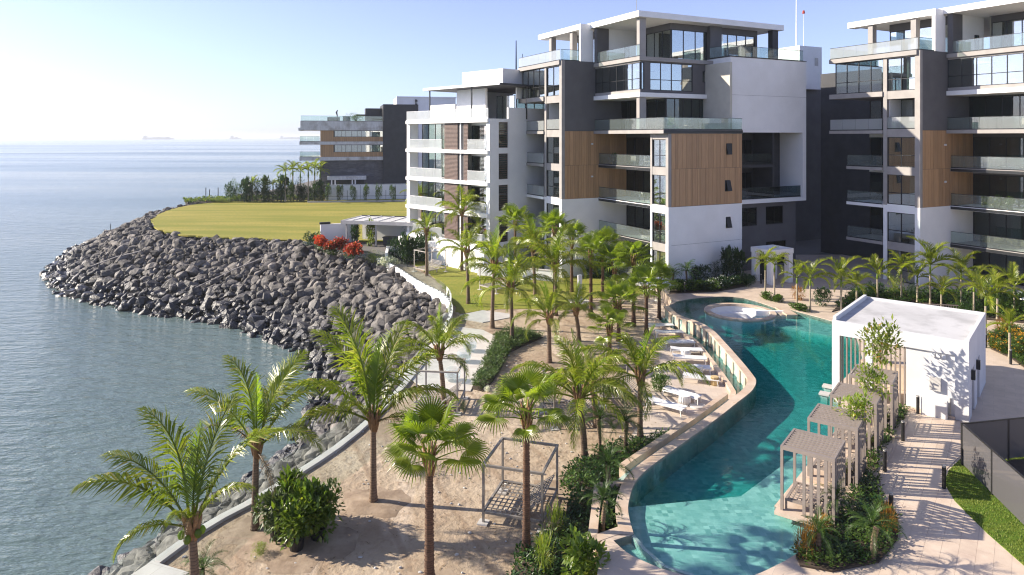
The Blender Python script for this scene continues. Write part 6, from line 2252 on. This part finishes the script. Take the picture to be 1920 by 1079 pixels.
# ---- ground cover beds
def bed(name, poly, z, dens, mats, label, hgt=0.35, lsize=0.13, seed=0, soil=True):
    rg_ = random.Random(seed)
    if soil:
        tag(MB().prism(poly, z - 0.1, z + 0.05, bottom=False).build(name, M['soil']), kind='structure')
    xs = [p[0] for p in poly]; ys = [p[1] for p in poly]
    area = abs(sum(poly[i][0] * poly[(i + 1) % len(poly)][1] - poly[(i + 1) % len(poly)][0] * poly[i][1] for i in range(len(poly)))) / 2
    n = int(area * dens)
    mbs = [MB() for _ in mats]
    c = 0
    tries = 0
    while c < n and tries < n * 8:
        tries += 1
        x, y = rg_.uniform(min(xs), max(xs)), rg_.uniform(min(ys), max(ys))
        if not inside((x, y), poly):
            continue
        c += 1
        nz = noise.noise(Vector((x * 0.9, y * 0.9, seed)))
        h = hgt * (0.55 + 0.7 * max(0, nz + 0.4)) * rg_.uniform(0.5, 1.2)
        k = min(len(mats) - 1, int((nz * 0.5 + 0.5 + rg_.uniform(-0.25, 0.25)) * len(mats))) if len(mats) > 1 else 0
        k = max(k, 0)
        for q in range(7):
            a = rg_.uniform(0, 6.28)
            d = Vector((math.cos(a), math.sin(a), rg_.uniform(-0.1, 1.0))).normalized()
            leaf(mbs[k], Vector((x, y, z + 0.03)) + Vector((d.x * 0.10, d.y * 0.10, h * rg_.uniform(0.3, 1.0))), d, Vector((0, 0, 1)), lsize * rg_.uniform(0.7, 1.3), lsize * 0.55)
    for k, m_ in enumerate(mbs):
        if m_.v:
            tag(m_.build('ground_cover', M[mats[k]]), label, 'ground cover', kind='stuff')


GQ = lambda pts, z: [G2(*p, z) for p in pts]
bed('planting_bed', GQ([(1050, 905), (1075, 878), (1125, 850), (1170, 836), (1258, 822), (1225, 856), (1185, 888), (1160, 905), (1118, 912), (1104, 1010), (1120, 1040), (1128, 1090), (950, 1100), (975, 1040), (1040, 1012), (1066, 960)], LOW), LOW, 45, ['leaf_dark', 'leaf_dark', 'leaf'], 'dark green planting left of the pool', 0.5, 0.15, 1)
bed('planter_bed', GQ([(1126, 914), (1168, 912), (1168, 985), (1116, 1004)], -0.3), -0.35, 60, ['leaf_dark', 'leaf'], 'green planting inside the poolside planter box', 0.4, 0.13, 2)
bed('hedge_bed', GQ([(884, 730), (905, 690), (930, 634), (950, 622), (1000, 628), (1018, 634), (985, 648), (955, 662), (940, 692), (925, 715), (905, 735)], LOW), LOW, 90, ['leaf_grey', 'leaf', 'leaf_grey'], 'low grey green hedge along the stone terrace', 0.6, 0.13, 3)
bed('planting_island', GQ([(1536, 990), (1510, 1022), (1492, 1043), (1500, 1062), (1560, 1073), (1648, 1055), (1684, 1010), (1684, 987), (1652, 942), (1640, 890), (1661, 840), (1702, 770), (1688, 768), (1636, 830), (1618, 890), (1600, 930), (1570, 965)], 0), 0.0, 70, ['leaf_dark', 'leaf', 'leaf'], 'dark green planting between the cabanas and the path', 0.42, 0.13, 4)
bed('wall_bed', GQ([(1255, 551), (1340, 548), (1400, 537), (1406, 522), (1258, 536)], 0), 0.0, 22, ['leaf_dark', 'leaf'], 'dark planting at the foot of the white wall', 0.5, 0.22, 5)
bed('flower_bed', GQ([(1850, 628), (1858, 655), (1895, 672), (1935, 700), (1960, 640), (1900, 612)], 0), 0.0, 60, ['leaf', 'leaf', 'leaf', 'flower_yellow'], 'green and yellow flower bed at the right edge', 0.3, 0.13, 6)
bed('rear_bed', GQ([(1560, 585), (1640, 565), (1760, 575), (1850, 600), (1960, 610), (1960, 560), (1800, 550), (1600, 548)], 0), 0.0, 14, ['leaf_dark', 'leaf'], 'dark planting behind the pavilion', 0.5, 0.24, 7)
bed('far_bed', GQ([(350, 384), (440, 377), (610, 375), (610, 371), (430, 372), (345, 377)], 0), 0.0, 3.0, ['leaf', 'leaf_lime'], 'bright planting at the seaward end of the far lawn', 0.7, 0.5, 8)
shrub(gp(1512, 1045), (0.4, 0.4, 0.95), 'spiky', 'croton', 'bronze spiky plant at the near tip of the planting island')
shrub(gp(1668, 1000), (0.4, 0.4, 0.85), 'spiky', 'croton', 'bronze leaved plant beside the bollard on the planting island')
shrub(gp(1540, 1000), (0.35, 0.35, 0.5), 'spiky', 'croton', 'small red spiky plant at the corner of the nearest cabana')

# grass blades on the near lawn
rgb = random.Random(3)
gb = MB()
for q in range(26000):
    x, y = rgb.uniform(12.5, 21), rgb.uniform(19.5, 28)
    if not inside((x, y), rlawn) or inside((x, y), dirt):
        continue
    a = rgb.uniform(0, 6.28)
    h = rgb.uniform(0.03, 0.075)
    dx, dy = math.cos(a) * 0.012, math.sin(a) * 0.012
    tx, ty = rgb.uniform(-0.03, 0.03), rgb.uniform(-0.03, 0.03)
    gb.add([(x - dx, y - dy, 0.03), (x + dx, y + dy, 0.03), (x + tx, y + ty, 0.03 + h)], [(0, 1, 2)])
tag(gb.build('grass', leafmat('grass_blade', (0.10, 0.17, 0.02), (0.22, 0.24, 0.045), None, 0.3, 0.6)), 'short bright grass beside the path at the right', 'grass', kind='stuff')

# dug soil round the palms on the sand
rgs = random.Random(21)
for (px, py, r_) in ((478, 995, 1.1), (700, 942, 1.2), (805, 1104, 1.0), (987, 1042, 0.9), (832, 765, 0.9), (1030, 682, 0.8), (960, 642, 1.0), (923, 617, 0.9), (1108, 598, 1.1), (1143, 692, 0.9), (560, 1015, 1.7), (1060, 930, 1.4)):
    c = G(px, py, LOW)
    pts = []
    for k in range(22):
        a = 2 * math.pi * k / 22
        rr = r_ * rgs.uniform(0.72, 1.15)
        pts.append((c.x + rr * math.cos(a) * 1.15, c.y + rr * math.sin(a)))
    mbs_ = MB()
    o_ = len(mbs_.v)
    mbs_.v.append((c.x, c.y, LOW + 0.07))
    mid = [(c.x + (p[0] - c.x) * 0.6, c.y + (p[1] - c.y) * 0.6, LOW + 0.05 + rgs.uniform(-0.015, 0.02)) for p in pts]
    mbs_.v += mid + [(p[0], p[1], LOW + 0.004) for p in pts]
    for k in range(22):
        k2 = (k + 1) % 22
        mbs_.f.append((0, 1 + k, 1 + k2))
        mbs_.f.append((1 + k, 23 + k, 23 + k2, 1 + k2))
    tag(mbs_.build('soil_mound', M['dug_soil'], smooth=True), kind='structure')

# pots and seats on the balconies
def on_block(origin, u, v, z):
    p = Matrix.Rotation(RZ, 3, 'Z') @ Vector((u, v, 0))
    return (origin[0] + p.x, origin[1] + p.y, z)


B1, B2 = (13.74, 60.5), (44.4, 52.3)
for (o_, u, v, z, lab) in ((B2, 0.9, 6.4, 6.8, 'leafy pot plant on the second floor balcony of the right block'), (B2, 1.2, 7.6, 6.8, 'second leafy pot plant on the same balcony of the right block'),
                           (B1, 1.0, 9.4, 10.2, 'pot plant in the corner of the third floor balcony of the nearer block'), (B1, 1.4, 1.2, 13.62, 'pot plant on the corner terrace of the nearer block')):
    shrub(on_block(o_, u, v, z), (0.45, 0.45, 0.8), 'broad', 'leaf', lab, pot=True)


def chair(loc, rz, label):
    r = empty('balcony_chair', loc, rz, label, 'chair', 'balcony chairs')
    for (x, y) in ((0, 0), (0.5, 0), (0, 0.5), (0.5, 0.5)):
        MB().box(x, x + 0.04, y, y + 0.04, 0, 0.42).build('leg', M['dark_metal'], r)
    MB().box(-0.02, 0.56, -0.02, 0.56, 0.421, 0.48).build('seat', M['slat'], r)
    MB().box(-0.02, 0.56, 0.5, 0.56, 0.481, 0.95).build('backrest', M['slat'], r)


for (o_, u, v, z, a, lab) in ((B1, 1.6, 4.6, 10.2, 60, 'chair on the third floor balcony of the nearer block'), (B1, 1.6, 6.3, 10.2, 140, 'second chair on the third floor balcony of the nearer block'),
                              (B1, 1.5, 5.2, 6.8, 80, 'chair on the second floor balcony of the nearer block'), (B1, 3.6, 1.5, 13.62, 30, 'chair on the corner terrace of the nearer block'),
                              (B2, 1.4, 5.0, 13.62, 70, 'chair on the upper terrace of the right block'), (B2, 1.5, 4.2, 10.2, 70, 'chair on the third floor balcony of the right block')):
    chair(on_block(o_, u, v, z), R(a), lab)

# fallen leaves and small stones on the sand
lit = MB()
rgl = random.Random(8)
for q in range(2600):
    x, y = rgl.uniform(-11, 9), rgl.uniform(19.5, 50)
    if not inside((x, y), low):
        continue
    a = rgl.uniform(0, 6.28)
    leaf(lit, Vector((x, y, LOW + 0.012)), Vector((math.cos(a), math.sin(a), rgl.uniform(0, 0.25))).normalized(), Vector((0, 0, 1)), rgl.uniform(0.05, 0.16), rgl.uniform(0.02, 0.05))
tag(lit.build('leaf_litter', leafmat('dry_litter', (0.16, 0.105, 0.06), (0.30, 0.22, 0.13), (0.10, 0.10, 0.04), 0.1, 0.8)), 'dry fallen leaves scattered over the sand', 'leaf litter', kind='stuff')
st_ = MB()
for q in range(500):
    x, y = rgl.uniform(-11, 9), rgl.uniform(19.5, 50)
    if not inside((x, y), low):
        continue
    vs, fs = hulls[q % len(hulls)]
    k = rgl.uniform(0.05, 0.13)
    st_.add([(x + v.x * k, y + v.y * k, LOW + 0.02 + v.z * k) for v in vs], fs)
tag(st_.build('pebbles', M['concrete']), 'small pale stones scattered over the sand', 'stones', kind='stuff')
